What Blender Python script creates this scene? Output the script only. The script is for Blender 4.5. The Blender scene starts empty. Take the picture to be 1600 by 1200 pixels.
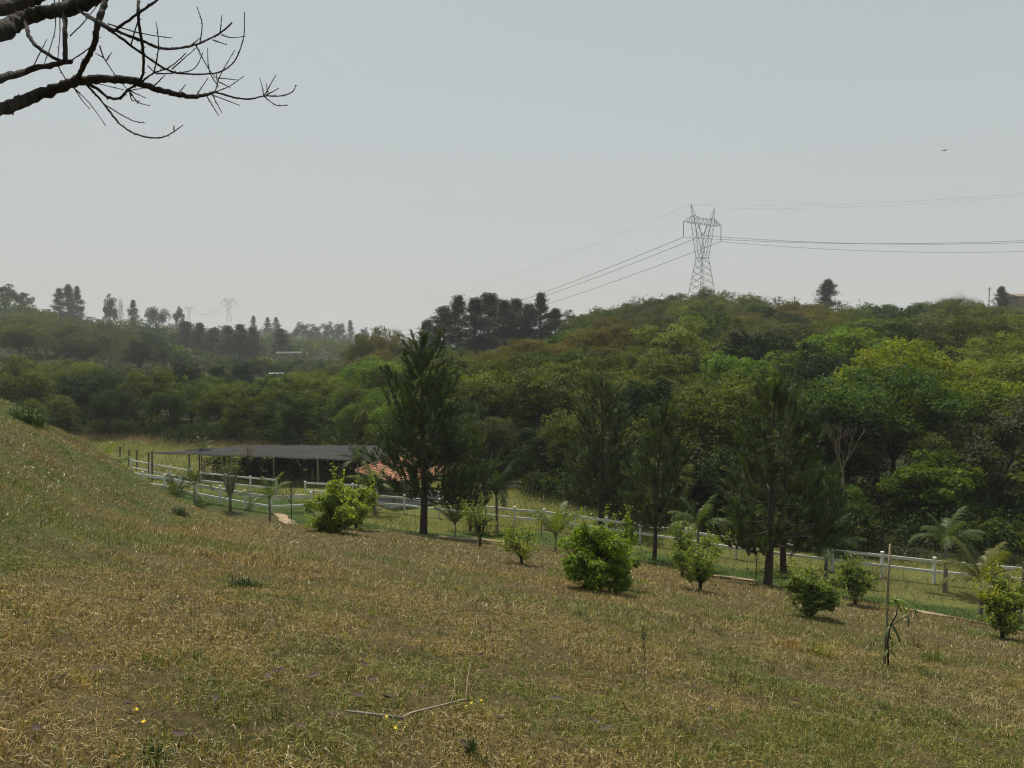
import bpy, math, random
import numpy as np
from mathutils import Vector, Matrix

R = math.radians
rng = np.random.default_rng(7)
random.seed(7)
SC = bpy.context.scene
COL = SC.collection

# ------------------------------------------------------------------ camera, sky, sun, exposure
EYE = 1.65
PITCH = 3.34
cam_d = bpy.data.cameras.new("camera")
cam_d.sensor_width = 36.0
cam_d.lens = 27.0
cam_d.clip_start = 0.1
cam_d.clip_end = 9000
cam = bpy.data.objects.new("camera", cam_d)
cam.location = (0, 0, EYE)
cam.rotation_euler = (R(90 - PITCH), 0, 0)
COL.objects.link(cam)
SC.camera = cam

SUN_EL = 62.0
SUN_AZ = -22.0             # compass from +Y, clockwise: high sun ahead and a little left
world = bpy.data.worlds.new("World")
SC.world = world
world.use_nodes = True
wn, wl = world.node_tree.nodes, world.node_tree.links
wn.clear()
w_out = wn.new("ShaderNodeOutputWorld")
w_bg = wn.new("ShaderNodeBackground")
w_sky = wn.new("ShaderNodeTexSky")
w_sky.sky_type = 'NISHITA'
w_sky.sun_disc = False
w_sky.sun_elevation = R(SUN_EL)
w_sky.sun_rotation = R(SUN_AZ)
w_sky.air_density = 1.0
w_sky.dust_density = 4.0
w_sky.ozone_density = 1.0
w_mix = wn.new("ShaderNodeMixRGB")
w_mix.inputs[0].default_value = 0.86
# the even grey of a smoke-hazed sky: warm grey at the horizon, cooler overhead
w_tc = wn.new("ShaderNodeTexCoord")
w_sep = wn.new("ShaderNodeSeparateXYZ")
w_rmp = wn.new("ShaderNodeValToRGB")
wl.new(w_tc.outputs["Generated"], w_sep.inputs[0])
wl.new(w_sep.outputs[2], w_rmp.inputs[0])
w_rmp.color_ramp.elements[0].position = 0.0
w_rmp.color_ramp.elements[0].color = (5.6, 5.55, 5.35, 1)
w_rmp.color_ramp.elements[1].position = 1.0
w_rmp.color_ramp.elements[1].color = (3.7, 4.6, 4.9, 1)
for p_, c_ in ((0.10, (5.55, 5.72, 5.6, 1)), (0.25, (5.25, 5.68, 5.6, 1)), (0.42, (4.65, 5.4, 5.45, 1))):
    e_ = w_rmp.color_ramp.elements.new(p_)
    e_.color = c_
wl.new(w_rmp.outputs[0], w_mix.inputs[2])
wl.new(w_sky.outputs[0], w_mix.inputs[1])
wl.new(w_mix.outputs[0], w_bg.inputs[0])
w_bg.inputs[1].default_value = 0.10
wl.new(w_bg.outputs[0], w_out.inputs[0])

sun_d = bpy.data.lights.new("sun", 'SUN')
sun_d.energy = 5.0
sun_d.angle = R(0.6)
sun_d.color = (1.0, 0.93, 0.80)
sun = bpy.data.objects.new("sun", sun_d)
sdir = Vector((math.sin(R(SUN_AZ)) * math.cos(R(SUN_EL)), math.cos(R(SUN_AZ)) * math.cos(R(SUN_EL)), math.sin(R(SUN_EL))))
sun.rotation_euler = sdir.to_track_quat('Z', 'Y').to_euler()
sun.location = (-30, -5, 60)
COL.objects.link(sun)

SC.view_settings.view_transform = 'Standard'
SC.view_settings.look = 'None'
SC.view_settings.exposure = 0.0
SC.view_settings.gamma = 1.0
SC.view_settings.use_curve_mapping = False
SC.render.engine = 'CYCLES'
SC.cycles.max_bounces = 8
SC.cycles.diffuse_bounces = 3
SC.cycles.transmission_bounces = 4
SC.cycles.volume_bounces = 1
SC.cycles.use_denoising = True
SC.cycles.filter_width = 1.2
HAZE = 0.00031

# ------------------------------------------------------------------ helpers
cp, sp_ = math.cos(R(PITCH)), math.sin(R(PITCH))


def P(px, py, Y):
    """the point at depth Y seen at photo pixel (px, py)"""
    a, b = (px - 800) / 1200.0, (600 - py) / 1200.0
    fy = cp + b * sp_
    fz = -sp_ + b * cp
    k = Y / fy
    return Vector((a * k, Y, EYE + fz * k))


def proj(x, y, z):
    dz = z - EYE
    f = y * cp - dz * sp_
    u = y * sp_ + dz * cp
    return 800 + 1200 * x / f, 600 - 1200 * u / f


def vn(x, y, s, seed=0):
    """value noise 0..1"""
    x = np.asarray(x, float) / s + 100.3 + seed * 17.1
    y = np.asarray(y, float) / s + 57.7 + seed * 9.7
    xi, yi = np.floor(x), np.floor(y)
    fx, fy = x - xi, y - yi
    fx, fy = fx * fx * (3 - 2 * fx), fy * fy * (3 - 2 * fy)

    def h(a, b):
        v = np.sin(a * 127.1 + b * 311.7 + seed * 74.7) * 43758.5453
        return v - np.floor(v)
    return (h(xi, yi) * (1 - fx) + h(xi + 1, yi) * fx) * (1 - fy) + (h(xi, yi + 1) * (1 - fx) + h(xi + 1, yi + 1) * fx) * fy


def splus(t, k):
    return k * np.logaddexp(0, t / k)


def smax(a, b, k):
    return k * np.logaddexp(a / k, b / k)


TPX = np.array([-400, 0, 200, 400, 560, 680, 800, 950, 1100, 1350, 1600, 2200], float)
TYZ = [
    [(90, -9.6), (150, -8), (250, 6), (400, 24), (480, 26), (700, 20), (1500, 15), (2700, 10)],
    [(90, -9.6), (150, -9), (250, 2), (400, 18), (480, 20), (700, 16), (1500, 15), (2700, 10)],
    [(90, -9.6), (160, -9.5), (260, -4), (400, 3), (520, 8), (700, 8), (1500, 22), (2700, 10)],
    [(90, -9.8), (200, -10), (350, -8), (500, -4), (700, 5), (1050, 14), (1500, 12), (2700, 5)],
    [(75, -9.7), (150, -9.9), (300, -10), (600, -8), (900, 0), (1500, 3), (2700, 0)],
    [(70, -9.6), (110, -8.5), (160, -5.5), (200, -5), (280, -8), (600, -10), (1500, 0), (2700, 0)],
    [(60, -9.6), (100, -7.5), (170, -3), (210, -1.5), (300, -4), (600, -10), (1500, -5), (2700, 0)],
    [(55, -9.6), (100, -6.8), (160, -1.5), (220, 4), (260, 5), (340, 2), (700, -5), (2700, -5)],
    [(48, -9.6), (90, -7.2), (140, -2.4), (200, 4.5), (240, 8.7), (300, 8), (400, 2), (2700, -5)],
    [(44, -9.6), (80, -7.8), (130, -3), (180, 2), (240, 5), (300, 4), (450, 0), (2700, -5)],
    [(40, -9.6), (80, -7.2), (130, -2.6), (190, 2.4), (240, 4.8), (300, 5), (450, 2), (2700, -5)],
    [(40, -9.6), (80, -7.2), (130, -2.6), (190, 2.4), (240, 4.8), (300, 5), (450, 2), (2700, -5)],
]
YG = np.concatenate([np.arange(-40, 300, 2.0), np.arange(300, 2701, 10.0)])
TAB = np.array([np.interp(YG, [p[0] for p in c], [p[1] for p in c]) for c in TYZ])
TU = (TPX - 800) / 1200.0


def far_h(X, Y):
    X = np.asarray(X, float)
    Y = np.asarray(Y, float)
    u = np.clip(X / np.maximum(Y, 25.0), TU[0], TU[-1])
    i = np.clip(np.searchsorted(TU, u) - 1, 0, len(TU) - 2)
    t = (u - TU[i]) / (TU[i + 1] - TU[i])
    t = t * t * (3 - 2 * t)
    yc = np.clip(Y, YG[0], YG[-1])
    j = np.clip(np.searchsorted(YG, yc) - 1, 0, len(YG) - 2)
    s = (yc - YG[j]) / (YG[j + 1] - YG[j])

    def col(k):
        return TAB[k, j] * (1 - s) + TAB[k, j + 1] * s
    return col(i) * (1 - t) + col(i + 1) * t


def H(X, Y):
    X = np.asarray(X, float)
    Y = np.asarray(Y, float)
    X0, Y0 = X, Y
    X = np.clip(X, -70, 70)
    Y = np.maximum(Y, -30)
    t = -X - 6.0 - 0.2 * Y
    s1 = splus(t, 0.8)
    s1 = 14 - splus(14 - s1, 1.5)
    z = -0.226 * Y - 0.125 * X + 0.455 * s1
    z = z - 0.75 * splus(Y - 33, 1.6) / (1 + np.exp(-np.clip((t + 1.0) / 1.2, -40, 40)))
    z = z + (vn(X, Y, 2.4, 6) - .5) * .40 * np.clip(t / 3, 0, 1) + (vn(X, Y, .9, 7) - .5) * .16 * np.clip(t / 3, 0, 1)
    z = z + (vn(X, Y, 3.0, 3) - 0.5) * 0.16 + (vn(X, Y, 1.1, 4) - 0.5) * 0.05
    return smax(z, far_h(X0, Y0) + (vn(X0, Y0, 6, 5) - .5) * .15, 0.45)


def hz(x, y):
    return float(H(np.array([x]), np.array([y]))[0])


def hit(px, py):
    """where the line of sight through a photo pixel meets the ground"""
    Ys = np.arange(3, 120, 0.1)
    pts = np.array([P(px, py, y) for y in Ys])
    d = pts[:, 2] - H(pts[:, 0], pts[:, 1])
    k = np.where(d < 0)[0]
    return Vector(pts[k[0]]) if len(k) else Vector(pts[-1])


class MB:
    """collects shapes that become ONE mesh object"""
    def __init__(self):
        self.v, self.f, self.n = [], [], 0

    def add(self, v, f):
        self.v.append(np.asarray(v, float).reshape(-1, 3))
        self.f += [tuple(i + self.n for i in q) for q in f]
        self.n += len(self.v[-1])

    def box(self, c, s, M=None):
        x, y, z = s[0] / 2, s[1] / 2, s[2] / 2
        v = [Vector((a * x, b * y, d * z)) for d in (-1, 1) for b in (-1, 1) for a in (-1, 1)]
        v = [(M @ p if M else p) + Vector(c) for p in v]
        self.add([tuple(p) for p in v], [(0, 2, 3, 1), (4, 5, 7, 6), (0, 1, 5, 4), (2, 6, 7, 3), (0, 4, 6, 2), (1, 3, 7, 5)])

    def tube(self, pts, rad, n=6, caps=True):
        pts = [Vector(p) for p in pts]
        m = len(pts)
        rad = [rad] * m if np.isscalar(rad) else list(rad)
        t0 = (pts[1] - pts[0]).normalized()
        side = t0.orthogonal().normalized()
        vs = []
        for i, p in enumerate(pts):
            t = (pts[min(i + 1, m - 1)] - pts[max(i - 1, 0)])
            if t.length < 1e-9:
                t = t0
            t = t.normalized()
            side = (side - t * side.dot(t))
            side = side.normalized() if side.length > 1e-6 else t.orthogonal().normalized()
            b = t.cross(side)
            for k in range(n):
                a = 2 * math.pi * k / n
                vs.append(tuple(p + (side * math.cos(a) + b * math.sin(a)) * rad[i]))
        fs = []
        for i in range(m - 1):
            for k in range(n):
                k2 = (k + 1) % n
                fs.append((i * n + k, i * n + k2, (i + 1) * n + k2, (i + 1) * n + k))
        if caps:
            fs.append(tuple(range(n - 1, -1, -1)))
            fs.append(tuple(range((m - 1) * n, m * n)))
        self.add(vs, fs)

    def mesh(self, name, mat, smooth=False):
        me = bpy.data.meshes.new(name)
        me.from_pydata(np.concatenate(self.v).tolist(), [], self.f)
        me.materials.append(mat)
        if smooth:
            me.polygons.foreach_set("use_smooth", [True] * len(me.polygons))
        me.update()
        return me

    def build(self, name, mat, parent=None, smooth=False):
        return link(name, self.mesh(name, mat, smooth), parent)


def link(name, me, parent=None):
    o = bpy.data.objects.new(name, me)
    COL.objects.link(o)
    if parent:
        o.parent = parent
    return o


def tag(o, label=None, cat=None, group=None, kind=None):
    if label:
        o["label"] = label
    if cat:
        o["category"] = cat
    if group:
        o["group"] = group
    if kind:
        o["kind"] = kind
    return o


def thing(name, label, cat, loc=(0, 0, 0), rz=0.0, group=None, scale=1.0):
    o = bpy.data.objects.new(name, None)
    o.empty_display_size = 0.2
    COL.objects.link(o)
    o.location = loc
    o.rotation_euler = (0, 0, rz)
    o.scale = (scale,) * 3 if np.isscalar(scale) else scale
    return tag(o, label, cat, group)


def quads_mesh(name, V, mat, nper=4, attrs=None, cols=None):
    """V: (N*nper,3) verts, one face of nper corners each"""
    n = len(V) // nper
    me = bpy.data.meshes.new(name)
    me.vertices.add(len(V))
    me.vertices.foreach_set("co", V.astype(np.float32).ravel())
    me.loops.add(n * nper)
    me.loops.foreach_set("vertex_index", np.arange(n * nper, dtype=np.int32))
    me.polygons.add(n)
    me.polygons.foreach_set("loop_start", np.arange(0, n * nper, nper, dtype=np.int32))
    me.update(calc_edges=True)
    if attrs is not None:
        a = me.attributes.new("tint", 'FLOAT', 'POINT')
        a.data.foreach_set("value", attrs.astype(np.float32))
    if cols is not None:
        a = me.attributes.new("col", 'FLOAT_COLOR', 'POINT')
        c = np.ones((len(V), 4), np.float32)
        c[:, :3] = cols
        a.data.foreach_set("color", c.ravel())
    me.materials.append(mat)
    me.validate()
    return me


def unit(a):
    return a / np.maximum(np.linalg.norm(a, axis=1, keepdims=True), 1e-9)


def leaf_verts(c, nrm, size, aspect=0.55, fold=0.12, g=rng):
    """diamond leaves centred at c"""
    n = len(c)
    nrm = unit(nrm)
    r = unit(g.normal(size=(n, 3)))
    d = unit(np.cross(nrm, r))
    w = np.cross(nrm, d)
    s = np.asarray(size).reshape(-1, 1) * np.ones((n, 1))
    a = c - d * s * .5
    b = c + w * s * aspect * .5 + nrm * s * fold
    t = c + d * s * .5
    e = c - w * s * aspect * .5 + nrm * s * fold
    return np.stack([a, b, t, e], 1).reshape(-1, 3)


# ------------------------------------------------------------------ materials
def mat_new(name):
    m = bpy.data.materials.new(name)
    m.use_nodes = True
    nt = m.node_tree
    nt.nodes.clear()
    out = nt.nodes.new("ShaderNodeOutputMaterial")
    return m, nt.nodes, nt.links, out


def simple_mat(name, col, rough=0.7, noise=0.25, scale=6.0, bump=0.0, metal=0.0, spec=0.3, stretch=(1, 1, 1)):
    m, n, l, out = mat_new(name)
    b = n.new("ShaderNodeBsdfPrincipled")
    tc = n.new("ShaderNodeTexCoord")
    mp = n.new("ShaderNodeMapping")
    mp.inputs["Scale"].default_value = stretch
    nz = n.new("ShaderNodeTexNoise")
    nz.inputs["Scale"].default_value = scale
    nz.inputs["Detail"].default_value = 5
    l.new(tc.outputs["Object"], mp.inputs[0])
    l.new(mp.outputs[0], nz.inputs["Vector"])
    cr = n.new("ShaderNodeValToRGB")
    cr.color_ramp.elements[0].position = 0.3
    cr.color_ramp.elements[1].position = 0.7
    cr.color_ramp.elements[0].color = tuple(max(0, c * (1 - noise)) for c in col) + (1,)
    cr.color_ramp.elements[1].color = tuple(min(1, c * (1 + noise)) for c in col) + (1,)
    l.new(nz.outputs[0], cr.inputs[0])
    l.new(cr.outputs[0], b.inputs["Base Color"])
    b.inputs["Roughness"].default_value = rough
    b.inputs["Metallic"].default_value = metal
    b.inputs["Specular IOR Level"].default_value = spec
    if bump:
        bp = n.new("ShaderNodeBump")
        bp.inputs["Strength"].default_value = bump
        bp.inputs["Distance"].default_value = 0.05
        l.new(nz.outputs[0], bp.inputs["Height"])
        l.new(bp.outputs[0], b.inputs["Normal"])
    l.new(b.outputs[0], out.inputs[0])
    return m


def leaf_mat(name, rough=0.5, trans=0.32, spec=0.35, use_col=False, hue=0.03, warm=(1.32, 1.46, 0.42)):
    """leaf colour comes from the object's own colour times a random value per leaf"""
    m, n, l, out = mat_new(name)
    if use_col:
        src = n.new("ShaderNodeAttribute")
        src.attribute_name = "col"
        colout = src.outputs["Color"]
    else:
        oi = n.new("ShaderNodeObjectInfo")
        at = n.new("ShaderNodeAttribute")
        at.attribute_name = "tint"
        hs = n.new("ShaderNodeHueSaturation")
        l.new(oi.outputs["Color"], hs.inputs["Color"])
        mr = n.new("ShaderNodeMapRange")
        mr.inputs[1].default_value, mr.inputs[2].default_value = 0.4, 1.6
        mr.inputs[3].default_value, mr.inputs[4].default_value = 0.5 + hue, 0.5 - hue
        l.new(at.outputs["Fac"], mr.inputs[0])
        l.new(mr.outputs[0], hs.inputs["Hue"])
        l.new(at.outputs["Fac"], hs.inputs["Value"])
        colout = hs.outputs[0]
    b = n.new("ShaderNodeBsdfPrincipled")
    b.inputs["Roughness"].default_value = rough
    b.inputs["Specular IOR Level"].default_value = spec
    l.new(colout, b.inputs["Base Color"])
    if trans > 0:
        mul = n.new("ShaderNodeMixRGB")
        mul.blend_type = 'MULTIPLY'
        mul.inputs[0].default_value = 1
        mul.inputs[2].default_value = warm + (1,)
        l.new(colout, mul.inputs[1])
        tr = n.new("ShaderNodeBsdfTranslucent")
        l.new(mul.outputs[0], tr.inputs[0])
        mx = n.new("ShaderNodeMixShader")
        mx.inputs[0].default_value = trans
        l.new(b.outputs[0], mx.inputs[1])
        l.new(tr.outputs[0], mx.inputs[2])
        l.new(mx.outputs[0], out.inputs[0])
    else:
        l.new(b.outputs[0], out.inputs[0])
    return m


M_leaf = leaf_mat("broad_leaf", rough=0.65, trans=0.36, spec=0.12)
M_mass = leaf_mat("woodland_leaf", use_col=True, rough=0.75, trans=0.32, spec=0.06, warm=(1.32, 1.46, 0.42))
M_shrub = leaf_mat("shrub_leaf", rough=0.5, trans=0.45, spec=0.25, warm=(1.35, 1.4, .4))
M_needle = leaf_mat("pine_needle", rough=0.55, trans=0.22, hue=0.02)
M_palm = leaf_mat("palm_leaf", rough=0.5, trans=0.34, spec=0.3)
M_grass = leaf_mat("grass_blade", use_col=True, trans=0.22, spec=0.4, rough=0.45, warm=(1.2, 1.15, 0.8))
M_bark = simple_mat("bark", (0.034, 0.027, 0.022), 0.95, 0.55, 22, 1.0, stretch=(1, 1, .25))
M_grey_bark = simple_mat("grey_bark", (0.20, 0.175, 0.145), 0.9, 0.4, 9, 0.5, stretch=(1, 1, .25))
M_pine_bark = simple_mat("pine_bark", (0.06, 0.045, 0.035), 0.95, 0.5, 14, 0.8, stretch=(1, 1, .3))
M_white = simple_mat("white_painted_wood", (0.66, 0.66, 0.63), 0.65, 0.16, 3)
M_old_wood = simple_mat("weathered_wood", (0.17, 0.13, 0.09), 0.85, 0.35, 12, 0.3, stretch=(1, 1, .1))
M_pale_wood = simple_mat("pale_stake_wood", (0.24, 0.20, 0.14), 0.85, 0.3, 14, 0.3, stretch=(1, 1, .1))
M_steel = simple_mat("galvanised_steel", (0.26, 0.27, 0.27), 0.55, 0.12, 2, metal=0.4)
M_wire = simple_mat("aluminium_wire", (0.20, 0.20, 0.20), 0.6, 0.1, 1)
M_glass_ins = simple_mat("dark_insulator_glass", (0.10, 0.11, 0.11), 0.3, 0.1, 1)
M_net = simple_mat("black_shade_net", (0.034, 0.034, 0.036), 0.9, 0.35, 1.2, spec=0.1, stretch=(.15, 1, 1))
M_tile = simple_mat("clay_roof_tile", (0.36, 0.175, 0.10), 0.8, 0.35, 3)
M_faded = simple_mat("faded_far_roof", (0.11, 0.105, 0.10), 0.9, 0.2, 2, spec=0.1)
M_wall = simple_mat("pale_render", (0.22, 0.20, 0.18), 0.8, 0.12, 2)
M_bluewall = simple_mat("pale_blue_render", (0.26, 0.34, 0.43), 0.8, 0.1, 2)
M_brown = simple_mat("brown_roof", (0.22, 0.17, 0.13), 0.8, 0.2, 2)
M_dark = simple_mat("dark_opening", (0.03, 0.03, 0.035), 0.4, 0.1, 2)
M_slab = simple_mat("concrete_slab", (0.42, 0.40, 0.36), 0.85, 0.15, 3)
M_dead_leaf = simple_mat("dead_leaf", (0.075, 0.05, 0.035), 0.8, 0.4, 30)
M_dry_stick = simple_mat("dry_stick", (0.33, 0.27, 0.20), 0.85, 0.3, 25, 0.3)
M_yellow = simple_mat("yellow_petal", (0.75, 0.55, 0.03), 0.6, 0.1, 20)
M_bird = simple_mat("dark_feathers", (0.03, 0.03, 0.03), 0.7, 0.2, 10)


def path_mat():
    return simple_mat("sandy_dirt", (0.27, 0.205, 0.13), 0.95, 0.4, 2.2, 0.4)


def ground_mat():
    m, n, l, out = mat_new("ground_soil")
    at = n.new("ShaderNodeAttribute")
    at.attribute_name = "col"
    tc = n.new("ShaderNodeTexCoord")
    n1 = n.new("ShaderNodeTexNoise")
    n1.inputs["Scale"].default_value = 9.0
    n1.inputs["Detail"].default_value = 8
    n1.inputs["Roughness"].default_value = 0.7
    n2 = n.new("ShaderNodeTexNoise")
    n2.inputs["Scale"].default_value = 0.6
    n2.inputs["Detail"].default_value = 4
    l.new(tc.outputs["Object"], n1.inputs["Vector"])
    l.new(tc.outputs["Object"], n2.inputs["Vector"])
    mr = n.new("ShaderNodeMapRange")
    mr.inputs[1].default_value, mr.inputs[2].default_value = .3, .7
    mr.inputs[3].default_value, mr.inputs[4].default_value = .55, 1.5
    l.new(n1.outputs[0], mr.inputs[0])
    mr2 = n.new("ShaderNodeMapRange")
    mr2.inputs[1].default_value, mr2.inputs[2].default_value = .3, .7
    mr2.inputs[3].default_value, mr2.inputs[4].default_value = .8, 1.2
    l.new(n2.outputs[0], mr2.inputs[0])
    mm = n.new("ShaderNodeMath")
    mm.operation = 'MULTIPLY'
    l.new(mr.outputs[0], mm.inputs[0])
    l.new(mr2.outputs[0], mm.inputs[1])
    hs = n.new("ShaderNodeHueSaturation")
    l.new(at.outputs["Color"], hs.inputs["Color"])
    l.new(mm.outputs[0], hs.inputs["Value"])
    b = n.new("ShaderNodeBsdfPrincipled")
    b.inputs["Roughness"].default_value = 0.95
    b.inputs["Specular IOR Level"].default_value = 0.1
    l.new(hs.outputs[0], b.inputs["Base Color"])
    bp = n.new("ShaderNodeBump")
    bp.inputs["Strength"].default_value = 0.8
    bp.inputs["Distance"].default_value = 0.06
    l.new(n1.outputs[0], bp.inputs["Height"])
    l.new(bp.outputs[0], b.inputs["Normal"])
    l.new(b.outputs[0], out.inputs[0])
    return m


# ------------------------------------------------------------------ lines on the ground: lawn edge, fences, forest front
edge_pts = [hit(*p) for p in [(330, 797), (430, 808), (520, 820), (600, 831), (662, 837), (760, 845), (860, 853), (1000, 878), (1110, 900), (1200, 914), (1330, 936), (1500, 968), (1610, 990)]]
EX = np.array([p.x for p in edge_pts])
EY = np.array([p.y for p in edge_pts])
o_ = np.argsort(EX)
EX, EY = EX[o_], EY[o_]


def lawn_edge(X):
    X = np.asarray(X, float)
    y = np.interp(X, EX, EY)
    return y + np.where(X < EX[0], (EX[0] - X) * 0.15, 0) + np.where(X > EX[-1], -(X - EX[-1]) * 0.5, 0)


FPX = np.array([-400, 0, 150, 300, 400, 580, 700, 800, 900, 1000, 1200, 1400, 1600, 2000], float)
FY = np.array([85, 85, 88, 84, 82, 75, 66, 59, 52, 47, 43, 40.5, 39.5, 38], float)


def strip_w(px):
    return np.interp(px, [400, 700, 1000, 1300, 1600], [5, 5, 6.5, 8.5, 9.5])


def forest_front(px):
    return np.interp(px, FPX, FY)


# ------------------------------------------------------------------ ground sheet
def build_ground():
    xs = np.concatenate([-np.geomspace(40, 2600, 34)[::-1], np.arange(-39, 39.1, 0.75), np.geomspace(40, 2600, 34)])
    ys = np.concatenate([np.arange(-30, 0, 3.0), np.arange(0, 64, 0.75), np.geomspace(64, 2650, 70)])
    X, Y = np.meshgrid(xs, ys)
    Z = H(X.ravel(), Y.ravel())
    V = np.stack([X.ravel(), Y.ravel(), Z], 1)
    nx, ny = len(xs), len(ys)
    i = np.arange(nx * ny).reshape(ny, nx)
    F = np.stack([i[:-1, :-1], i[:-1, 1:], i[1:, 1:], i[1:, :-1]], -1).reshape(-1, 4)
    me = bpy.data.meshes.new("terrain")
    me.from_pydata(V.tolist(), [], F.tolist())
    x, y = V[:, 0], V[:, 1]
    e = lawn_edge(x)
    lawn = np.array([.075, .058, .026])
    green = np.array([.042, .066, .014])
    meadow = np.array([.10, .105, .03])
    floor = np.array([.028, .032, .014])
    c = np.tile(lawn, (len(x), 1))
    mo = np.clip((-x - 3 - .2 * y) / 3.0, 0, 1)[:, None] * np.clip(vn(x, y, 1.6, 71) * 1.6 - .2, 0, 1)[:, None]
    c = c * (1 - mo) + np.array([.055, .068, .020]) * mo
    k = (y > e + .6)
    c[k] = green
    k = (y > e + strip_w(800 + 1200 * x / np.maximum(y, 1)))
    c[k] = meadow
    px = 800 + 1200 * x / np.maximum(y, 1)
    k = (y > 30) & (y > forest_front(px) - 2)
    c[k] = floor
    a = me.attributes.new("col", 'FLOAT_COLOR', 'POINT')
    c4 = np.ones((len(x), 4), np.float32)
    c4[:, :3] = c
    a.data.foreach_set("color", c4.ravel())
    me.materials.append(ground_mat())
    me.polygons.foreach_set("use_smooth", [True] * len(me.polygons))
    tag(link("terrain", me), kind="structure", label="sloping ground with valley floor and hills")


build_ground()


def ribbon(name, pts, w, mat, lift=0.03):
    mb = MB()
    vs = []
    n = len(pts)
    for i, p in enumerate(pts):
        t = (pts[min(i + 1, n - 1)] - pts[max(i - 1, 0)])
        t.z = 0
        t.normalize()
        s = Vector((-t.y, t.x, 0))
        f_ = i / (n - 1)
        tap = min(1, .1 + 4 * f_, .1 + 4 * (1 - f_))
        for q in np.linspace(-1, 1, 5):
            e_ = .35 + 1.0 * float(vn(p.x, p.y, .55, 8 if q > 0 else 9)) + .4 * float(vn(p.x, p.y, .2, 18 if q > 0 else 19))
            a = p + s * w * tap * q * e_
            vs.append((a.x, a.y, hz(a.x, a.y) + lift))
    fs = []
    for i in range(n - 1):
        for k in range(4):
            fs.append((i * 5 + k, i * 5 + k + 1, (i + 1) * 5 + k + 1, (i + 1) * 5 + k))
    mb.add(vs, fs)
    return tag(mb.build(name, mat, smooth=True), kind="structure")


SEGS = [(415, 486, .45), (578, 842, .95), (1128, 1196, .85), (1440, 1640, .5)]
pmat = path_mat()
for (q0, q1, w_) in SEGS:
    pp = []
    for q in np.arange(q0, q1 + 1, 2.5):
        x_ = np.interp(q, [800 + 1200 * a / b for a, b in zip(EX, EY)], EX)
        p_ = Vector((x_, float(lawn_edge(x_)) + .75, 0))
        pp.append(p_)
    ribbon("dirt_path", pp, w_ * .75, pmat, 0.02)


def on_path(px):
    m = np.zeros(len(px), bool)
    for q0, q1, _ in SEGS:
        m |= (px > q0 + 5) & (px < q1 - 5)
    return m


# ------------------------------------------------------------------ grass
def blades(n, X, Y, hgt, wid, cols, seg=2, lean=0.7, g=rng):
    """curved grass blades, returns list of (verts, faces-corner-count, cols)"""
    Z = H(X, Y) - 0.01
    base = np.stack([X, Y, Z], 1)
    a = g.uniform(0, 2 * np.pi, n)
    b = g.uniform(0, 2 * np.pi, n)
    ln = np.abs(g.normal(0, lean, n))
    out = np.stack([np.cos(a), np.sin(a), np.zeros(n)], 1)
    side = np.stack([np.cos(b), np.sin(b), np.zeros(n)], 1)
    up = np.array([0, 0, 1.0])
    h = hgt[:, None]
    w = wid[:, None]
    mid = base + up * h * .55 + out * h * (ln * .35)[:, None]
    tip = base + up * h * (1.0 - .45 * np.minimum(ln, 1.6))[:, None] + out * h * (ln * 1.0)[:, None]
    if seg == 2:
        V = np.stack([base - side * w * .5, base + side * w * .5, mid + side * w * .4, mid - side * w * .4], 1).reshape(-1, 3)
        V2 = np.stack([mid - side * w * .4, mid + side * w * .4, tip], 1).reshape(-1, 3)
        return [(V, 4, np.repeat(cols, 4, 0)), (V2, 3, np.repeat(cols, 3, 0))]
    V = np.stack([base - side * w * .5, base + side * w * .5, tip], 1).reshape(-1, 3)
    return [(V, 3, np.repeat(cols, 3, 0))]


PAL = np.array([[.48, .37, .125], [.58, .465, .25], [.355, .26, .082], [.14, .092, .036], [.170, .215, .032], [.088, .142, .020], [.31, .30, .055]])  # the palest straw tone paints gloss highlights into the colour of some blades


def lawn_cols(X, Y, g=rng):
    n = len(X)
    gr = vn(X, Y, 2.6, 11) * .45 + vn(X, Y, .8, 12) * .3 + vn(X, Y, 7, 13) * .25
    mound = np.clip((-X - 3 - .2 * Y) / 3.0, 0, 1)
    # the bank: green streaks and pinkish straw streaks running down it
    stx = (X * .75 + Y * .66)
    sty = (-X * .66 + Y * .75)
    streak = vn(stx / 2.6, sty, 1.1, 14) * .6 + vn(stx, sty, 1.0, 15) * .4
    gr = gr * (1 - .75 * mound) + .75 * mound * streak
    near = np.clip((7 - Y) / 4, 0, 1) * .03
    p_green = np.clip((gr + near + .03 * mound + .13 * mound - .525) * 4.8, .10, .72)
    r = g.random(n)
    isg = r < p_green
    k = np.where(isg, g.choice([4, 5, 6], n, p=[.42, .36, .22]), g.choice([0, 1, 2, 3], n, p=[.27, .16, .33, .24]))
    c = PAL[k] * g.uniform(.58, 1.16, (n, 1))
    warm = vn(X, Y, 4.5, 16)[:, None]
    c = c * (1 + (warm - .5) * np.array([.22, .02, -.2]))
    return c


def sample_wedge(n, y0, y1, umax, g=rng):
    t = g.random(n)
    Y = np.sqrt(y0 ** 2 + t * (y1 ** 2 - y0 ** 2))
    X = g.uniform(-1, 1, n) * (umax * Y + 2.2)
    return X, Y


def near_path(X, Y):
    return (Y > lawn_edge(X) - .0)


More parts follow.
